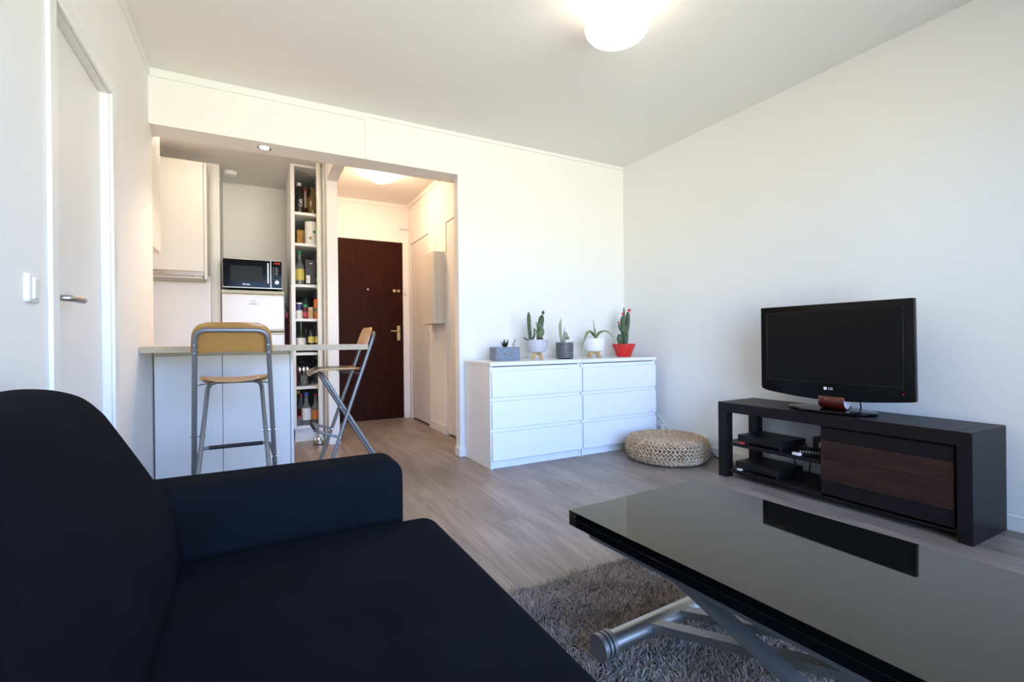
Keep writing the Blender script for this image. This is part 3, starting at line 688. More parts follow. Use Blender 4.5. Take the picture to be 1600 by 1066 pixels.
for k, (dx, dy, dz, w_) in enumerate(((-.02, -.02, .125, .046), (.012, -.025, .085, .050), (-.075, -.01, .088, .030), (-.034, .01, .140, .034), (.030, .01, .10, .04), (-.02, -.04, .10, .04))):
    p = Vector((c.x+.018, c.y-.02, zs+.02)); q = p+Vector((dx, dy, dz)); md = (p+q)/2+Vector((.012, 0, .012))
    MB().leaf(bez(p, md, q, 6), [w_*.5, w_*.8, w_, w_, w_*.85, w_*.55, w_*.08], .009, side=Vector((0, -1, .2)).cross(q-p).normalized().cross(q-p) if False else Vector((.2, -1, .1))).build('leaf', 'succ', s_)
s_ = thing('leaning_cactus', 'thick dark green cactus leaning right in the grey bowl', 'cactus', (c.x+.04, c.y+.02, zs))
p_, r_ = stem((c.x+.036, c.y+.025, zs), (c.x+.066, c.y+.02, zs+.215), .0225, (-.004, 0, .02)); column(MB(), p_, r_, 5).build('stem', 'cactus', s_)
MB().ell((c.x+.074, c.y+.02, zs+.235), (.013, .013, .017)).build('bud', 'cactus', s_)
# 3: dashed black pot
c = Vector((2.868, -.255, TZ)); r0 = .075; hp = .138
t = thing('dashed_pot', 'black cylindrical pot with rows of white dashes', 'plant pot', c)
MB().lathe([(0, 0), (r0*.90, 0), (r0*.97, .008), (r0, .02), (r0, hp), (r0*.93, hp), (r0*.92, .10), (0, .095)], c, 48).build('pot', 'potblack', t)
MB().lathe([(0, 0), (r0*.925, 0)], (c.x, c.y, c.z+hp*.86), 32).build('soil', 'soil', t)
b = MB(); rr = random.Random(2)
for i in range(8):
    z_ = c.z+.015+.0165*i
    for k in range(38):
        a_ = 2*PI*(k+.3*(i % 2))/38+rr.uniform(-.01, .01)
        R_ = Matrix((Vector((-math.sin(a_), math.cos(a_), 0)), Vector((math.cos(a_), math.sin(a_), 0)), Vector((0, 0, 1)))).transposed()
        b.obox((c.x+math.cos(a_)*(r0), c.y+math.sin(a_)*r0, z_), .0085, .0014, .0038, R_)
o = b.build('dashes', 'labwhite', t, smooth=False); o['kind'] = 'stuff'
zs = c.z+hp*.86+.004
s_ = thing('stick_succulent', 'pale succulent with three tall thin stalks in the dashed pot', 'succulent', (c.x, c.y, zs))
for dx, dy, dz, w_ in ((-.045, 0, .20, .007), (-.022, .01, .225, .010), (.012, .0, .150, .006)):
    p = Vector((c.x-.022, c.y, zs)); MB().tube(bez(p, p+Vector((dx*.9, dy, dz*.4)), p+Vector((dx+.018, dy, dz)), 8), [w_]*6+[w_*.8, w_*.5, w_*.15], 8).build('stalk', 'palegreen', s_)
for dx, dz, r_ in ((-.02, .035, .024), (.002, .065, .026), (.025, .052, .018), (.006, .088, .015), (-.028, .020, .014)):
    MB().ell((c.x+dx, c.y-.01, zs+dz), (r_, r_*.75, r_*.9)).build('leaf', 'palegreen', s_)
# 4: white bowl with aloe
c = Vector((3.185, -.25, TZ))
zs = bowl('white_footed_bowl', 'round white ceramic planter on a small wooden stand', c, .098, .118, .050, 'potwhite')
s_ = thing('aloe', 'aloe with long drooping leaves hanging over the white bowl', 'aloe', (c.x, c.y, zs))
p = Vector((c.x, c.y-.02, zs+.012))
for mid, end, w_ in (((-.12, -.03, .170), (-.220, -.085, -.130), .022), ((-.10, -.05, .150), (-.185, -.095, -.03), .020), ((.09, -.06, .170), (.180, -.110, -.130), .022), ((.11, -.01, .165), (.250, -.05, -.085), .020), ((.06, .03, .10), (.12, -.05, .06), .018), ((-.06, .02, .09), (-.13, -.02, .05), .016), ((-.012, 0, .08), (-.022, 0, .165), .024), ((.006, .01, .04), (.012, .012, .09), .022)):
    q = bez(p, p+Vector(mid), p+Vector(end), 10)
    MB().leaf(q, [w_*(.9-.0*i) if i < 3 else w_*(1-.092*(i-1)) for i in range(11)], .008, side=Vector((0, -.5, .9)) if abs(end[0]) > .05 else Vector((0, -1, 0))).build('leaf', 'aloe', s_)
# 5: red pot
c = Vector((3.522, -.25, TZ))
t = thing('red_pot', 'bright red plastic flowerpot at the right end of the chests', 'plant pot', c)
MB().lathe([(0, 0), (.064, 0), (.094, .082), (.100, .084), (.106, .116), (.100, .116), (.092, .085), (0, .085)], c, 40).build('pot', 'potred', t)
MB().lathe([(0, 0), (.095, 0)], (c.x, c.y, c.z+.100), 32).build('soil', 'soil', t)
zs = c.z+.104
s_ = thing('round_cactus', 'small rounded cactus paddle at the left of the red pot', 'cactus', (c.x-.05, c.y, zs))
MB().ell((c.x-.052, c.y-.01, zs+.053), (.031, .024, .052), Matrix.Rotation(-.12, 3, 'Y'), 16, 10).build('paddle', 'cactus', s_)
s_ = thing('flowering_cactus', 'branching cactus with magenta flowers in the red pot', 'cactus', (c.x+.02, c.y, zs))
for p0, p1, r_, bd in (((.018, 0, .0), (.030, 0, .19), .026, (-.002, 0, 0)), ((.03, 0, .10), (.056, 0, .305), .019, (.012, 0, -.02)), ((.02, .01, .10), (.016, .01, .345), .008, (.004, 0, 0)), ((.005, -.01, .06), (-.018, -.01, .265), .018, (-.018, 0, -.02)), ((.03, -.02, .09), (-.050, -.02, .15), .014, (0, 0, -.03)), ((-.03, -.02, .128), (-.066, -.02, .195), .011, (-.018, 0, -.02))):
    p_, r2 = stem(Vector(p0)+Vector((c.x, c.y, zs)), Vector(p1)+Vector((c.x, c.y, zs)), r_, bd); column(MB(), p_, r2, 5, 20).build('stem', 'cactus', s_)
rr = random.Random(5)
for fx, fz, fr in ((.059, .318, .020), (-.019, .282, .016), (-.068, .205, .013), (.006, .165, .010)):
    b = MB()
    for k in range(9):
        a_ = 2*PI*k/9; d_ = Vector((math.cos(a_), math.sin(a_), 0)); p = Vector((c.x+fx, c.y-.014, zs+fz-fr*.6))
        b.leaf([p, p+d_*fr*.6+Vector((0, 0, fr*.7)), p+d_*fr*.95+Vector((0, 0, fr*(.9+.3*(k % 2))))], [fr*.4, fr*.7, fr*.2], .002, side=d_)
    b.ell((c.x+fx, c.y-.014, zs+fz), (fr*.6, fr*.6, fr*.75)); b.build('flower', 'flower', s_)

# ================================================================== POUF
pf = thing('woven_pouf', 'round woven straw floor pouf beside the chests of drawers', 'pouf', (3.392, -.885, 0))
PC = Vector((3.392, -.885, 0))
MB().lathe([(0, .008), (.22, .006), (.285, .035), (.305, .085), (.292, .130), (.25, .158), (.17, .165), (.08, .158), (0, .154)], PC, 48).build('core', 'strawdark', pf)
def braid():
    b = MB(); rr = random.Random(9); prof = []
    for i in range(8):                       # side rows
        a_ = -1.20+2.45*i/7; prof.append((.258+.054*math.cos(a_), .092+.080*math.sin(a_), a_, .0125))
    for i in range(9):
        r_ = .250-.027*i; prof.append((r_, .176-.014*(1-r_/.268), PI/2, .0115))
    for (r_, z_, a_, w_) in prof:
        n = max(5, int(2*PI*r_/.030)); ph = rr.uniform(0, 1)
        for k in range(n):
            for s_ in (-1, 1):
                th = 2*PI*(k+ph+.25*s_)/n
                rad = Vector((math.cos(th), math.sin(th), 0)); tan = Vector((-math.sin(th), math.cos(th), 0))
                nrm = rad*math.cos(a_)+Vector((0, 0, 1))*math.sin(a_); bi = nrm.cross(tan)
                R_ = Matrix((tan, bi, nrm)).transposed() @ Matrix.Rotation(s_*.52+rr.uniform(-.12, .12), 3, 'Z')
                ctr = PC+rad*r_+Vector((0, 0, z_))+bi*s_*w_*.46+nrm*rr.uniform(-.002, .002)
                b.ell(ctr, (.0195+rr.uniform(-.002, .002), .0070, .0085), R_, 6, 4)
    o = b.build('braided_rows', 'straw', pf); o['kind'] = 'stuff'
braid()

# ================================================================== BAR STOOLS (local: +y forward, pivot above origin)
def stool(name, label):
    t = thing(name, label, 'bar stool', (0, 0, 0), 'folding bar stools at the counter')
    zt = 1.005
    def yb(z): return .150-.343*z            # back frame line
    def ys(z): return -.262+.572*z           # seat frame line
    hb = lambda z: .205-.045*z/1.0            # half widths
    hs = lambda z: .178-.048*z/.73
    # back frame: one bent tube
    pts = [(-hb(.0), yb(.0), 0.012), (-hb(.8), yb(.8), .8)]
    pts += arc_corner((-hb(.8), yb(.8), .8), (-hb(zt), yb(zt), zt), (0, yb(zt), zt), .055)
    pts += arc_corner((0, yb(zt), zt), (hb(zt), yb(zt), zt), (hb(.8), yb(.8), .8), .055)
    pts += [(hb(.8), yb(.8), .8), (hb(0), yb(0), .012)]
    MB().tube(pts, .0125, 14).build('back_frame', 'steelgrey', t)
    zq = .722
    pts = [(-hs(0), ys(0), .012), (-hs(.6), ys(.6), .6)] + arc_corner((-hs(.6), ys(.6), .6), (-hs(zq), ys(zq), zq), (0, ys(zq), zq), .05) + arc_corner((0, ys(zq), zq), (hs(zq), ys(zq), zq), (hs(.6), ys(.6), .6), .05) + [(hs(.6), ys(.6), .6), (hs(0), ys(0), .012)]
    MB().tube(pts, .0115, 14).build('seat_frame', 'steelgrey', t)
    for s_ in (-1, 1):
        MB().lathe([(0, 0), (.014, 0), (.014, .02), (0, .02)], (s_*hb(0), yb(0), 0), 14).build('foot_cap', 'blackrub', t)
        MB().lathe([(0, 0), (.014, 0), (.014, .02), (0, .02)], (s_*hs(0), ys(0), 0), 14).build('foot_cap', 'blackrub', t)
        zp = .452
        MB().cyl((s_*(hs(zp)-.014), yb(zp), zp), (s_*(hb(zp)+.016), yb(zp), zp), .006, n=12).build('pivot_bolt', 'chrome', t)
        MB().bar((s_*(hb(.72)-.002), yb(.72), .722), (s_*.10, .02, .728), .016, .004).build('seat_bracket', 'steelgrey', t)
        for z_ in (.93, .965-.075): MB().cyl((s_*hb(z_), yb(z_)-.010, z_), (s_*hb(z_), yb(z_)-.014, z_), .004, n=12).build('screw', 'steelgrey', t)
    # footrest: U tube from back frame, black sleeve on its front bar
    zf, yf, z2 = .29, .20, .345
    pts = [(-hb(zf), yb(zf), zf)] + arc_corner((-hb(zf), yb(zf), zf), (-hb(zf)+.02, yf, z2), (0, yf, z2), .03) + arc_corner((0, yf, z2), (hb(zf)-.02, yf, z2), (hb(zf), yb(zf), zf), .03) + [(hb(zf), yb(zf), zf)]
    fr = MB().tube(pts, .009, 12).build('footrest', 'steelgrey', t)
    MB().cyl((-.135, yf, z2), (.135, yf, z2), .0115, n=16).build('black_sleeve', 'blackrub', fr)
    for s_ in (-1, 1): MB().cyl((s_*(hb(zf)-.012), yb(zf), zf), (s_*(hb(zf)+.014), yb(zf), zf), .0075, n=12).build('bracket_bolt', 'chrome', fr)
    # bent plywood backrest (front side of the tube), curved in plan, tilted with the frame
    b = MB(); bm = b.bm; n = 20; z0, z1 = .885, 1.045; hw = .185; rows = []
    def halfw(z):
        k = (z-z0)/(z1-z0)
        hh = hw-.012*k
        if k > .55: hh -= .062*(1-math.sqrt(max(0, 1-((k-.55)/.45)**2)))
        if k < .06: hh -= .008*(1-k/.06)
        return hh
    NZ = 14
    for th in (.013, .023):
        g = []
        for j in range(NZ+1):
            z = z0+(z1-z0)*j/NZ; r_ = []
            for i in range(n+1):
                u = -1+2*i/n; x_ = u*halfw(z); zz_ = z+(.012*(1-u*u) if j == 0 else .012*(1-u*u)*(1-j/NZ))
                r_.append(bm.verts.new((x_, yb(z)+th-.006+.028*(u*u)*.6+.0, zz_)))
            g.append(r_)
        rows.append(g)
    A, B = rows
    for j in range(NZ):
        for i in range(n):
            bm.faces.new((A[j][i], A[j][i+1], A[j+1][i+1], A[j+1][i])); bm.faces.new((B[j][i+1], B[j][i], B[j+1][i], B[j+1][i+1]))
    for i in range(n):
        bm.faces.new((A[0][i+1], A[0][i], B[0][i], B[0][i+1])); bm.faces.new((A[NZ][i], A[NZ][i+1], B[NZ][i+1], B[NZ][i]))
    for j in range(NZ):
        bm.faces.new((A[j][0], A[j+1][0], B[j+1][0], B[j][0])); bm.faces.new((A[j+1][n], A[j][n], B[j][n], B[j+1][n]))
    bmesh.ops.recalc_face_normals(bm, faces=list(bm.faces)); b.build('backrest', 'beech', t)
    # seat: moulded plywood, dished, with turned-down front edge
    b = MB(); bm = b.bm; rows = []; NY, NX = 18, 14
    for th in (0, .010):
        g = []
        for j in range(NY+1):
            k = j/NY; y_ = -.105+.335*k
            z = .742+.004*math.sin(k*PI*.9)-(.030*((k-.80)/.20)**2 if k > .80 else 0)-(.0)
            hw = .150+.022*k-(.03*((.08-k)/.08)**2 if k < .08 else 0)-(.02*((k-.92)/.08)**2 if k > .92 else 0)
            g.append([bm.verts.new((u*hw, y_, z+th+.016*(u*u)*(1-.4*k)*(-1 if False else 1)-.008)) for u in [-1+2*i/NX for i in range(NX+1)]])
        rows.append(g)
    A, B = rows
    for j in range(NY):
        for i in range(NX):
            bm.faces.new((A[j][i+1], A[j][i], A[j+1][i], A[j+1][i+1])); bm.faces.new((B[j][i], B[j][i+1], B[j+1][i+1], B[j+1][i]))
    for i in range(NX):
        bm.faces.new((A[0][i], A[0][i+1], B[0][i+1], B[0][i])); bm.faces.new((A[NY][i+1], A[NY][i], B[NY][i], B[NY][i+1]))
    for j in range(NY):
        bm.faces.new((A[j+1][0], A[j][0], B[j][0], B[j+1][0])); bm.faces.new((A[j][NX], A[j+1][NX], B[j+1][NX], B[j][NX]))
    bmesh.ops.recalc_face_normals(bm, faces=list(bm.faces)); b.build('seat', 'beech', t)
    return t
s1 = stool('bar_stool', 'beech and grey tube folding stool facing the counter, back to the viewer')
s2 = copy_tree(s1); s2['label'] = 'beech and grey tube folding stool seen sideways at the counter end'
s1.location = (.458, -.600, 0); s1.rotation_euler = (0, 0, 0)
s2.location = (1.112, .005, 0); s2.rotation_euler = (0, 0, math.radians(90))

# ================================================================== KITCHEN
ctp = thing('bar_counter', 'pale wood breakfast bar worktop between living room and kitchen', 'worktop', (.6, .1, .888))
MB().prism([(.002, -.355), (1.222, -.355), (1.222, .245), (.80, .245), (.80, .62), (-.60, .62), (-.60, .095), (.002, .095)], 'z', .888, .923, .002).build('worktop', 'oak', ctp)
pc = thing('peninsula_cabinet', 'white panelled kitchen cabinet under the breakfast bar', 'cabinet', (.39, .3, 0))
MB().box(.012, .770, .045, .600, .06, .862).build('body', 'laminate', pc)
MB().box(.012, .770, .050, .600, .862, .888).build('top_rail', 'boxgrey', pc)
MB().box(.012, .368, .020, .044, .02, .862, .0015).build('panel', 'laminate', pc)
MB().box(.371, .768, .020, .044, .02, .862, .0015).build('panel', 'laminate', pc)
MB().box(.771, .790, .016, .602, .0, .888, .0015).build('side_panel', 'laminate', pc)
MB().box(.012, .770, .10, .58, 0, .06).build('plinth', 'laminate', pc)
wc = thing('wall_cabinet', 'white wall cabinet at the left edge of the kitchen opening', 'cabinet', (-.3, .24, 1.552))
MB().box(-.60, 0.0, .095, .367, 1.556, 2.45, .002).build('body', 'laminate', wc)
MB().box(-.60, 0.0, .369, .388, 1.552, 2.45, .002).build('door', 'laminate', wc)
ul = thing('cabinet_light', 'small warm strip light under the left wall cabinet', 'lamp', (-.3, .24, 1.53))
MB().box(-.50, -.08, .20, .28, 1.532, 1.555, .003).build('housing', 'plastwhite', ul); MB().box(-.49, -.09, .21, .27, 1.528, 1.532).build('diffuser', 'tubelamp', ul)
kc = thing('extractor_cabinet', 'tall white wall cabinet above the kitchen extractor hood', 'cabinet', (-.1, 1.5, 1.565))
MB().box(-.60, .197, 1.345, 1.648, 1.566, 2.515, .001).build('body', 'laminate', kc)
MB().box(-.60, .172, 1.322, 1.343, 1.566, 2.515, .0015).build('door', 'laminate', kc)
MB().box(.175, .197, 1.322, 1.343, 1.500, 2.515, .0015).build('side_panel', 'laminate', kc)
hd = thing('extractor_hood', 'slim stainless extractor hood under the tall wall cabinet', 'extractor', (-.1, 1.48, 1.50))
MB().box(-.42, .172, 1.326, 1.62, 1.525, 1.565, .002).build('front', 'hoodsteel', hd); MB().box(-.40, .165, 1.34, 1.62, 1.505, 1.525, .002).build('underside', 'boxgrey', hd)
MB().box(.105, .135, 1.331, 1.341, 1.508, 1.520).build('switch', 'plastwhite', hd)
tag(MB().box(-.60, .200, 1.636, 1.648, .905, 1.50, .001).build('splashback', 'lacquer'), 'plain white splashback panel behind the kitchen worktop', 'splashback')
bc = thing('base_cabinet', 'white kitchen base cabinet under the extractor hood', 'cabinet', (-.2, 1.35, 0))
MB().box(-.60, .235, 1.08, 1.64, .10, .868).build('body', 'laminate', bc)
for x0, x1 in ((-.598, -.184), (-.181, .233)):
    d_ = MB().box(x0, x1, 1.060, 1.079, .11, .865, .0015).build('door', 'laminate', bc)
    MB().cyl((x0+.05, 1.045, .83), (x0+.20, 1.045, .83), .005, n=10).build('handle', 'steel', d_)
MB().box(-.60, .235, 1.12, 1.64, 0, .10).build('plinth', 'laminate', bc)
tag(MB().box(-.60, .240, 1.04, 1.648, .869, .904, .002).build('kitchen_worktop', 'oak'), 'pale wood worktop in front of the white splashback', 'worktop')
gp = thing('gas_pipe', 'thin white painted pipe on the wall beside the fridge', 'pipe', (.215, 1.62, .905))
MB().cyl((.215, 1.625, .90), (.215, 1.625, 2.6), .0085, n=12).build('tube', 'pipe', gp); MB().cyl((.215, 1.625, .985), (.215, 1.625, 1.03), .016, n=14).build('valve', 'cream', gp); MB().cyl((.215, 1.625, 1.03), (.215, 1.625, 1.045), .018, n=14).build('valve_nut', 'chrome', gp)
# fridge
fr = thing('fridge_freezer', 'white fridge-freezer with cream trims behind the bar stool', 'fridge', (.55, 1.8, 0))
FX0, FX1, FY = .288, .815, 1.502
MB().box(FX0+.004, FX1-.004, FY+.055, 2.10, .03, 1.405, .006).build('body', 'fridge', fr)
MB().box(FX0, FX1, FY+.012, 2.10, 1.405, 1.437, .006).build('top_trim', 'cream', fr)
dz = MB().box(FX0+.003, FX1-.003, FY, FY+.050, 1.062, 1.396, .010, 3).build('freezer_door', 'fridge', fr)
MB().box(FX0+.003, FX1-.003, FY-.001, FY+.050, 1.392, 1.401, .003).build('door_trim', 'cream', dz); MB().box(FX0+.003, FX1-.003, FY-.001, FY+.050, 1.052, 1.066, .003).build('door_trim', 'cream', dz)
dl = MB().box(FX0+.003, FX1-.003, FY, FY+.050, .06, 1.022, .010, 3).build('fridge_door', 'fridge', fr)
MB().box(FX0+.003, FX1-.003, FY-.001, FY+.050, 1.020, 1.040, .003).build('door_trim', 'cream', dl)
MB().box(FX0+.02, FX1-.003, FY+.006, FY+.050, 1.041, 1.051).build('handle_recess', 'greytext', fr)
g = MB().text('INDESIT', .020, (.548, FY-.0006, 1.306), (1, 0, 0), (0, 0, 1)); g.text('i', .026, (.548, FY-.0006, 1.332), (1, 0, 0), (0, 0, 1))
g.tube([(.548+.015*math.cos(a_), FY-.0006, 1.332+.015*math.sin(a_)) for a_ in [PI*.62+i*PI*.76/8 for i in range(9)]], .0012, 6); g.tube([(.548+.015*math.cos(a_), FY-.0006, 1.332+.015*math.sin(a_)) for a_ in [-PI*.38+i*PI*.76/8 for i in range(9)]], .0012, 6)
lab(g.build('brand_mark', 'greytext', dz), 'grey maker name under a ringed letter i')
g = MB().box(FX0+.04, FX0+.052, FY+.010, FY+.0125, 1.415, 1.424).box(FX0+.058, FX0+.085, FY+.010, FY+.0125, 1.417, 1.422).box(FX0+.09, FX0+.105, FY+.010, FY+.0125, 1.415, 1.424); g.build('badge', 'boxgrey', fr)
# microwave
mw = thing('microwave', 'black microwave oven with red clock on top of the fridge', 'microwave', (.545, 1.65, 1.437))
MX0, MX1, MY, MZ0, MZ1 = .302, .792, 1.452, 1.452, 1.719
MB().box(MX0, MX1, MY+.018, 1.84, MZ0, MZ1, .004).build('case', 'blackplas', mw)
MB().box(MX0, MX1, MY+.008, MY+.018, MZ0, MZ1, .002).build('front_frame', 'silver', mw)
do = MB().box(MX0+.003, .692, MY, MY+.009, MZ0+.006, MZ1-.004, .002).build('door', 'mwglass', mw)
MB().box(.364, .622, MY-.001, MY+.002, 1.513, 1.656, .0005).build('window', 'mwwin', do)
MB().box(.664, .678, MY-.026, MY-.014, 1.497, 1.690, .004).box(.666, .676, MY-.016, MY, 1.505, 1.515).box(.666, .676, MY-.016, MY, 1.672, 1.682).build('handle', 'silver', do)
lab(MB().text('Bluesky', .020, (.492, MY-.0006, 1.486), (1, 0, 0), (0, 0, 1)).build('brand_name', 'silver', do), 'small silver maker name')
cp_ = MB().box(.698, MX1-.003, MY, MY+.009, MZ0+.006, MZ1-.004, .002).build('control_panel', 'mwglass', mw)
lab(MB().text('14:38', .024, (.746, MY-.0006, 1.692), (1, 0, 0), (0, 0, 1)).build('clock_display', 'ledred', cp_), 'red digital clock reading 14:38')
MB().cyl((.746, MY, 1.512), (.746, MY-.016, 1.512), .019, .017, n=24).build('dial', 'silver', cp_)
b = MB()
for j in range(6):
    b.box(.714, .720, MY-.0008, MY, 1.650-.013*j, 1.654-.013*j); b.box(.732, .752+.004*(j % 3), MY-.0008, MY, 1.651-.013*j, 1.6535-.013*j)
for xx in (.716, .745, .773):
    b.box(xx-.004, xx+.004, MY-.0008, MY, 1.566, 1.569); b.box(xx-.005, xx+.005, MY-.0008, MY, 1.540, 1.544)
o = b.build('control_print', 'boxgrey', cp_, smooth=False); o['kind'] = 'stuff'
for xx in (MX0+.03, MX1-.03):
    for yy in (MY+.05, 1.80): MB().cyl((xx, yy, 1.437), (xx, yy, 1.453), .012, n=14).build('foot', 'blackrub', mw)
# smoke detector
sd = thing('smoke_detector', 'white round smoke detector on the kitchen ceiling', 'smoke detector', (.36, 1.80, H-.05))
MB().lathe([(0, -.042), (.045, -.042), (.058, -.034), (.062, -.012), (.062, 0), (0, 0)], (.36, 1.83, H), 32).build('cover', 'plastwhite', sd)
# gap beside fridge: red broom-like tool
rb = thing('red_folded_tool', 'dark red upright tool with black cord in the gap beside the fridge', 'tool', (.86, 1.85, 0))
MB().box(.828, .853, 1.74, 1.80, 0, 1.18, .003).build('shaft', 'maroon', rb); MB().box(.822, .858, 1.725, 1.80, 1.185, 1.255, .006).build('head', 'capred', rb)
MB().tube(bez((.826, 1.73, 1.33), (.835, 1.72, 1.29), (.852, 1.72, 1.255), 8), .004, 8).build('cord', 'blackrub', rb)

# ================================================================== PANTRY
PX0, PX1, PY0, PY1 = .862, 1.142, 1.300, 1.98
SHZ = [.151, .524, .845, 1.166, 1.490, 1.879, 2.172]; EP = .0012
pa = thing('pantry_shelf', 'tall narrow white open pantry shelf packed with bottles and jars', 'shelf', (1.0, 1.5, 0))
MB().box(PX0, PX0+.034, PY0, PY1, .125, 2.60, .001).build('side_panel', 'lacq_in', pa); MB().box(PX1-.03, PX1, PY0, PY1, .125, 2.60, .001).build('side_panel', 'lacq_in', pa)
MB().box(PX0+.034, PX1-.03, PY1-.012, PY1, .125, 2.60).build('back_panel', 'darkback', pa); MB().box(PX0, PX1, PY0, PY1, 2.60, 2.62).build('top_panel', 'lacq_in', pa)
for z_ in SHZ: MB().box(PX0+.034, PX1-.03, PY0+.003, PY1-.012, z_-.026, z_, .001).build('shelf', 'lacq_in', pa)
MB().box(PX0+.020, PX1-.02, PY0+.03, PY0+.05, 0, .124).build('plinth', 'laminate', pa)
def bottle(name, label, x_, y_, z_, h_, r_, m_, cap, labelmat=None, neck=.32, lz=(.15, .5), cat='bottle', group='bottles on the pantry shelf', text=None):
    t = thing(name, label, cat, (x_, y_, z_), group); nr = r_*.36
    MB().lathe([(0, 0), (r_*.95, 0), (r_, h_*.02), (r_, h_*(1-neck-.20)), (r_*.93, h_*(1-neck-.10)), (nr*1.2, h_*(1-neck+.02)), (nr, h_*(1-neck*.6)), (nr, h_*.955), (0, h_*.955)], (x_, y_, z_), 24).build('glass', m_, t)
    MB().lathe([(0, h_*.90), (nr*1.25, h_*.90), (nr*1.25, h_), (0, h_)], (x_, y_, z_), 18).build('cap', cap, t)
    if labelmat: MB().lathe([(r_+.0008, h_*lz[0]), (r_+.0008, h_*lz[1])], (x_, y_, z_), 24).build('label', labelmat, t)
    if text: MB().text(text, .040, (x_+.010, y_-r_-.0016, z_+h_*.34), (0, 0, 1), (-1, 0, 0)).build('script', 'labwhite', t)
    return t
def jar(name, label, x_, y_, z_, h_, r_, m_, cap, caph=.2, labelmat=None, lz=(.2, .7), cat='jar', group='jars on the pantry shelf'):
    t = thing(name, label, cat, (x_, y_, z_), group)
    MB().lathe([(0, 0), (r_*.94, 0), (r_, .004), (r_, h_*(1-caph)-.006), (r_*.9, h_*(1-caph)), (0, h_*(1-caph))], (x_, y_, z_), 24).build('body', m_, t)
    MB().lathe([(0, h_*(1-caph)), (r_*.92, h_*(1-caph)), (r_*.92, h_-.002), (r_*.88, h_), (0, h_)], (x_, y_, z_), 24).build('lid', cap, t)
    if labelmat: MB().lathe([(r_+.0008, h_*lz[0]), (r_+.0008, h_*lz[1])], (x_, y_, z_), 24).build('label', labelmat, t)
    return t
z = SHZ[6]+EP
bottle('wine_bottle', 'black sparkling wine bottle with white foil neck on the top pantry shelf', .944, 1.40, z, .300, .044, 'bottledark', 'labwhite', neck=.38, text='Café')
bottle('wine_bottle', 'rosé bottle with pink foil neck on the top pantry shelf', 1.006, 1.49, z, .285, .032, 'bottlerose', 'capred', 'bottlered', neck=.34, lz=(.02, .30))
tag(MB().soft(.985, 1.075, 1.56, 1.66, z, z+.245, .02).build('gift_bag', 'maroon'), 'maroon fabric bag behind the bottles on the top pantry shelf', 'bag')
bottle('wine_bottle', 'olive amber bottle with black cap on the top pantry shelf', 1.062, 1.40, z, .300, .047, 'bottleamber', 'bottledark', neck=.36)
z = SHZ[5]+EP
pk = MB().soft(.925, 1.012, 1.48, 1.56, z, z+.165, .012); tag(pk.build('snack_packet', 'packet'), 'yellow and red food packet behind the paper roll in the pantry', 'packet')
pr_ = thing('paper_roll', 'white kitchen paper roll with printed pattern in the pantry', 'paper roll', (1.050, 1.40, z))
MB().lathe([(.02, 0), (.057, 0), (.059, .003), (.059, .222), (.057, .225), (.02, .225), (.02, 0)], (1.050, 1.40, z), 32).build('roll', 'paper', pr_)
for dx, dz, m_ in ((-.012, .062, 'capgreen'), (.020, .125, 'capgreen')): MB().cyl((1.050+dx, 1.40-.0586, z+dz), (1.050+dx, 1.40-.050, z+dz), .016 if m_ == 'laborange' else .014, n=16).build('print', m_, pr_)
MB().cyl((1.037, 1.40-.0598, z+.062), (1.037, 1.40-.052, z+.062), .008, n=14).build('print', 'tagred', pr_)
z = SHZ[4]+EP
bottle('syrup_bottle', 'syrup bottle with green cap and pineapple-yellow label in the pantry', .940, 1.37, z, .325, .040, 'bottleclear', 'capgreen', 'labyellow', neck=.34, lz=(.13, .46))
bx = thing('black_carton', 'dark boxed glassware carton with white energy sticker in the pantry', 'box', (1.05, 1.42, z))
MB().box(.988, 1.108, 1.36, 1.50, z, z+.245, .002).build('carton', 'darkbox', bx); MB().box(.995, 1.030, 1.3585, 1.3605, z+.020, z+.095).build('sticker', 'labwhite', bx)
MB().box(.999, 1.007, 1.3575, 1.3587, z+.045, z+.055).build('sticker_mark', 'tagred', bx); MB().box(.999, 1.004, 1.3575, 1.3587, z+.060, z+.068).build('sticker_mark', 'capgreen', bx)
MB().box(1.030, 1.050, 1.3585, 1.3605, z+.205, z+.215).build('emblem', 'labwhite', bx)
z = SHZ[3]+EP
tag(MB().lathe([(0, 0), (.088, 0), (.096, .02), (.096, .20), (.09, .22), (0, .235)], (1.002, 1.585, z), 32).build('cooking_pot', 'blackplas'), 'large black pot at the back of the spice shelf', 'pot')
jar('salt_tub', 'white and navy salt tub on the spice shelf', .930, 1.338, z, .150, .031, 'labwhite', 'labwhite', .06, 'labblue', (.52, .92), 'tub')
jar('sauce_jar', 'small jar with green lid and red label on the spice shelf', .982, 1.345, z, .135, .027, 'bottlered', 'capgreen', .2, 'capred', (.1, .45))
jar('spice_jar', 'spice jar with pinkish lid and tan contents on the spice shelf', 1.030, 1.340, z, .110, .026, 'tan', 'bottlerose', .22)
jar('spice_jar', 'orange jar with green lid under another jar on the spice shelf', 1.082, 1.360, z, .095, .026, 'laborange', 'capgreen', .2)
jar('spice_jar', 'orange spice jar with red lid stacked on another jar in the pantry', 1.082, 1.360, z+.095, .095, .025, 'laborange', 'tagred', .22)
z = SHZ[2]+EP
bottle('green_bottle', 'dark green bottle with round white label just above the bar counter', .944, 1.36, z, .288, .040, 'bottlegreen', 'bottlegreen', 'labwhite', neck=.36, lz=(.20, .48))
bottle('dark_bottle', 'slim near-black bottle between two labelled ones in the pantry', .995, 1.43, z, .225, .025, 'bottledark', 'bottledark')
jar('dark_jar', 'dark jar with yellow label in the middle of the pantry', 1.034, 1.365, z, .215, .029, 'bottledark', 'bottledark', .3, 'labyellow', (.42, .70))
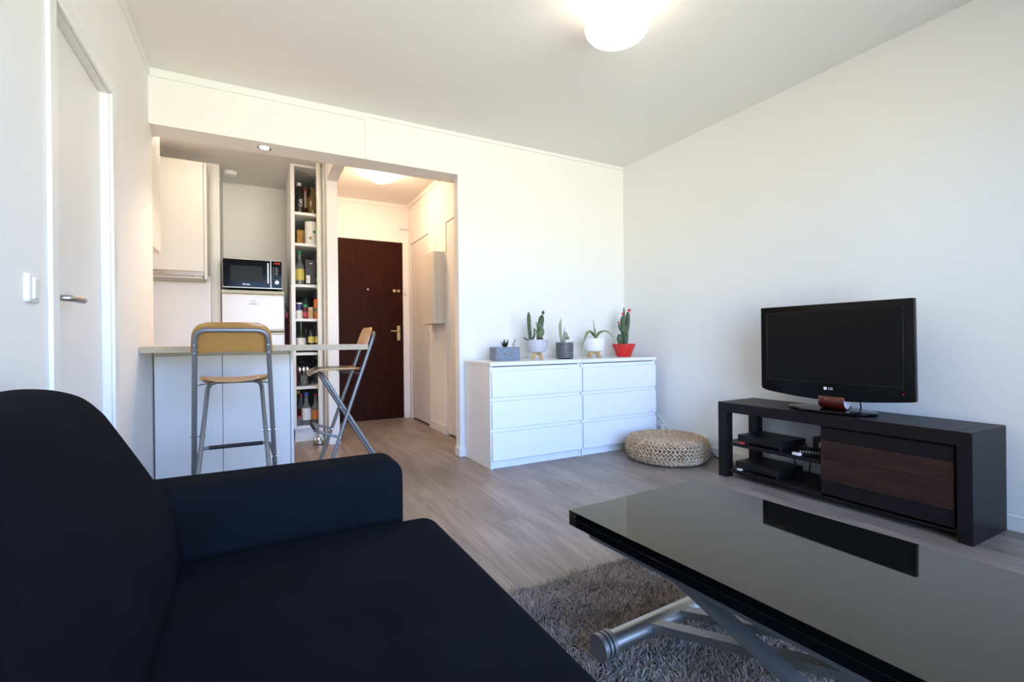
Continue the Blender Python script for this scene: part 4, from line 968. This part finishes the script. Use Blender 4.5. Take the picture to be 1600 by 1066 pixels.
jar('dark_jar', 'half-hidden dark jar with yellow label beside the pantry pipe', 1.086, 1.385, z, .215, .024, 'bottledark', 'bottledark', .3, 'labyellow', (.42, .70))
z = SHZ[1]+EP
uh = thing('utensil_holder', 'clear glass holding steel cutlery in the pantry', 'holder', (.965, 1.37, z))
MB().lathe([(0, 0), (.030, 0), (.036, .10), (.034, .10), (.028, .004), (0, .004)], (.965, 1.37, z), 28).build('glass', 'bottleclear', uh)
for k, (dx, dy, tx) in enumerate(((-.012, 0, -.022), (.004, -.01, -.005), (.014, .006, .02), (.002, .012, .008))):
    cu = thing('spoon', ['steel fork leaning left in the cutlery glass', 'steel spoon at the front of the cutlery glass', 'steel spoon leaning right in the cutlery glass', 'steel spoon at the back of the cutlery glass'][k], 'cutlery', (.965+dx, 1.37+dy, z+.005), 'cutlery in the pantry glass')
    MB().tube([(.965+dx, 1.37+dy, z+.006), (.965+dx+tx*.7, 1.37+dy, z+.13)], .0035, 8).build('handle', 'chrome', cu); MB().ell((.965+dx+tx, 1.37+dy, z+.155), (.016, .006, .028)).build('bowl', 'chrome', cu)
for k, (hx, tx, lb) in enumerate(((.965, .955, 'black ladle with wide head standing behind the cutlery'), (1.03, 1.058, 'black serving spoon leaning right behind the cutlery'))):
    la = thing('kitchen_utensil', lb, 'utensil', (hx, 1.50, z)); MB().tube([(hx, 1.50, z), (tx, 1.48, z+.20)], .006, 8).build('handle', 'blackplas', la)
    MB().ell((tx+(.008 if k else 0), 1.47, z+.225), ((.024, .02, .040) if k else (.050, .03, .026)), Matrix.Rotation(-.5*k, 3, 'Y')).build('head', 'blackplas', la)
tag(MB().box(.899, .918, 1.40, 1.48, z, z+.20, .004).build('red_tin', 'maroon'), 'dark red tin at the left of the utensil shelf', 'tin')
z = SHZ[0]+EP
bottle('spirit_bottle', 'clear bottle with blue cap and dark label on the bottom pantry shelf', .985, 1.36, z, .310, .042, 'bottleclear', 'capblue', 'labwhite', neck=.34, lz=(.16, .52))
bottle('spirit_bottle', 'brown-labelled bottle with red cap behind on the bottom pantry shelf', .945, 1.45, z, .290, .036, 'bottleclear', 'capred', 'bottlered', neck=.34, lz=(.25, .52))
bottle('spirit_bottle', 'dark bottle with gold neck at the back left of the bottom shelf', .930, 1.56, z, .310, .030, 'bottledark', 'labyellow', neck=.34)
bottle('spirit_bottle', 'bottle with red cap and orange picture label on the bottom shelf', 1.068, 1.38, z, .290, .040, 'bottleclear', 'capred', 'laborange', neck=.34, lz=(.16, .48))
jar('salt_shaker', 'small clear shaker with red lid at the front of the bottom shelf', .912, 1.325, z, .095, .013, 'bottleclear', 'capred', .15, cat='shaker', group='shakers on the bottom shelf')
jar('salt_shaker', 'second small shaker with red lid beside the blue-capped bottle', .934, 1.335, z, .088, .013, 'bottleclear', 'capred', .15, cat='shaker', group='shakers on the bottom shelf')
# pipes beside pantry
pp = thing('water_pipe', 'thick cream painted vertical pipe with collars beside the pantry', 'pipe', (1.10, 1.22, 0))
MB().cyl((1.100, 1.215, 0), (1.100, 1.215, H), .024, n=24).build('tube', 'pipe', pp)
for z_ in (1.445, 1.525): MB().cyl((1.100, 1.215, z_-.012), (1.100, 1.215, z_+.012), .028, n=24).build('collar', 'pipe', pp)
tag(MB().cyl((1.134, 1.15, 0), (1.134, 1.15, H), .008, n=12).build('thin_pipe', 'pipe'), 'thin painted pipe between the thick pipe and the partition', 'pipe')
sb = thing('steel_bowl', 'small stainless steel pet bowl on the floor by the pantry', 'bowl', (1.072, 1.125, 0))
MB().lathe([(0, .002), (.050, 0), (.050, .045), (.046, .046), (.040, .010), (0, .008)], (1.072, 1.125, 0), 32).build('dish', 'chrome', sb); MB().lathe([(.0505, .0), (.053, .002), (.053, .008), (.0505, .010)], (1.072, 1.125, 0), 32).build('rubber_rim', 'blackrub', sb)

# ================================================================== HALL FITTINGS
eb = thing('fuse_box', 'grey metal electrical cabinet on the hallway wall', 'cabinet', (2.18, 1.1, 1.12))
MB().box(2.150, 2.239, .915, 1.30, 1.115, 1.835, .004).build('case', 'boxgrey', eb); MB().box(2.118, 2.149, .915, 1.30, 1.115, 1.835, .004).build('door', 'boxgrey', eb)
tag(MB().box(2.135, 2.225, 2.165, 2.199, 2.315, 2.375, .004).build('door_chime', 'plastwhite'), 'small white chime box above the front door corner', 'chime')
tag(MB().box(2.178, 2.205, 2.175, 2.199, 1.515, 1.60, .004).build('alarm_contact', 'plastwhite'), 'small white sensor on the frame beside the front door lock', 'sensor')
# left wall switch
sw = thing('light_switch', 'white rounded double light switch on the left wall', 'light switch', (0, -1.77, 1.06))
MB().soft(-.01, .012, -1.812, -1.728, 1.058, 1.140, .010).build('plate', 'plastwhite', sw)
MB().soft(.006, .017, -1.788, -1.752, 1.068, 1.130, .005).build('rocker', 'plastwhite', sw)

# ================================================================== LAMPS
LP = Vector((2.155, -1.775, 2.425))
pd = thing('pendant_lamp', 'white bell-shaped glass ceiling lamp glowing above the living room', 'lamp', LP)
MB().lathe([(0, .0), (.05, .002), (.10, .010), (.138, .026), (.155, .048), (.159, .072), (.155, .100), (.142, .135), (.118, .165), (.085, .186), (.04, .195)], LP, 40).build('shade', 'shade', pd)
MB().cyl(LP+Vector((0, 0, .190)), (LP.x, LP.y, H), .030, n=20).build('holder', 'plastwhite', pd); MB().cyl((LP.x, LP.y, H-.008), (LP.x, LP.y, H), .055, n=24).build('canopy', 'plastwhite', pd)
hl = thing('hall_ceiling_lamp', 'round frosted glass ceiling lamp glowing in the hallway', 'lamp', (1.68, 1.19, H-.1))
MB().lathe([(0, -.098), (.06, -.092), (.115, -.070), (.150, -.035), (.162, -.008), (.162, -.004)], (1.68, 1.19, H), 40).build('shade', 'hallshade', hl)
MB().lathe([(0, 0), (.155, 0), (.155, -.006), (0, -.006)], (1.68, 1.19, H), 40).build('mount', 'plastwhite', hl)
for a_ in (3.6, 5.6, 1.4): MB().box(-.012, .012, -.004, .004, -.030, .028).xf(Matrix.Translation((1.68+.160*math.cos(a_), 1.19+.160*math.sin(a_), H-.03)) @ Matrix.Rotation(a_, 4, 'Z')).build('clip', 'chrome', hl)
kl = thing('kitchen_ceiling_lamp', 'small white globe ceiling lamp in the kitchen behind the header', 'lamp', (.30, .66, H-.07))
MB().ell((.30, .66, H-.092), (.068, .068, .068), nu=28, nv=16).build('shade', 'kitshade', kl)
MB().lathe([(0, 0), (.05, 0), (.05, -.020), (.03, -.030), (0, -.030)], (.30, .66, H), 36).build('mount', 'plastwhite', kl)
sp = thing('recessed_spotlight', 'small recessed spotlight glowing in the header soffit', 'lamp', (.628, .100, 2.28))
MB().lathe([(.030, -.001), (.044, -.004), (.046, 0), (.030, 0)], (.628, .100, 2.287), 32).build('ring', 'chrome', sp); MB().lathe([(0, -.0015), (.030, -.0015)], (.628, .100, 2.287), 24).build('lens', 'spotlens', sp)

sl = bpy.data.lights.new('spotlight_beam', 'SPOT'); sl.energy = 45; sl.color = (1.0, 0.78, 0.58); sl.spot_size = 2.2; sl.spot_blend = .6; sl.shadow_soft_size = .03
slo = bpy.data.objects.new('spotlight_beam', sl); COL.objects.link(slo); slo.parent = sp; slo.location = (0, 0, 0)
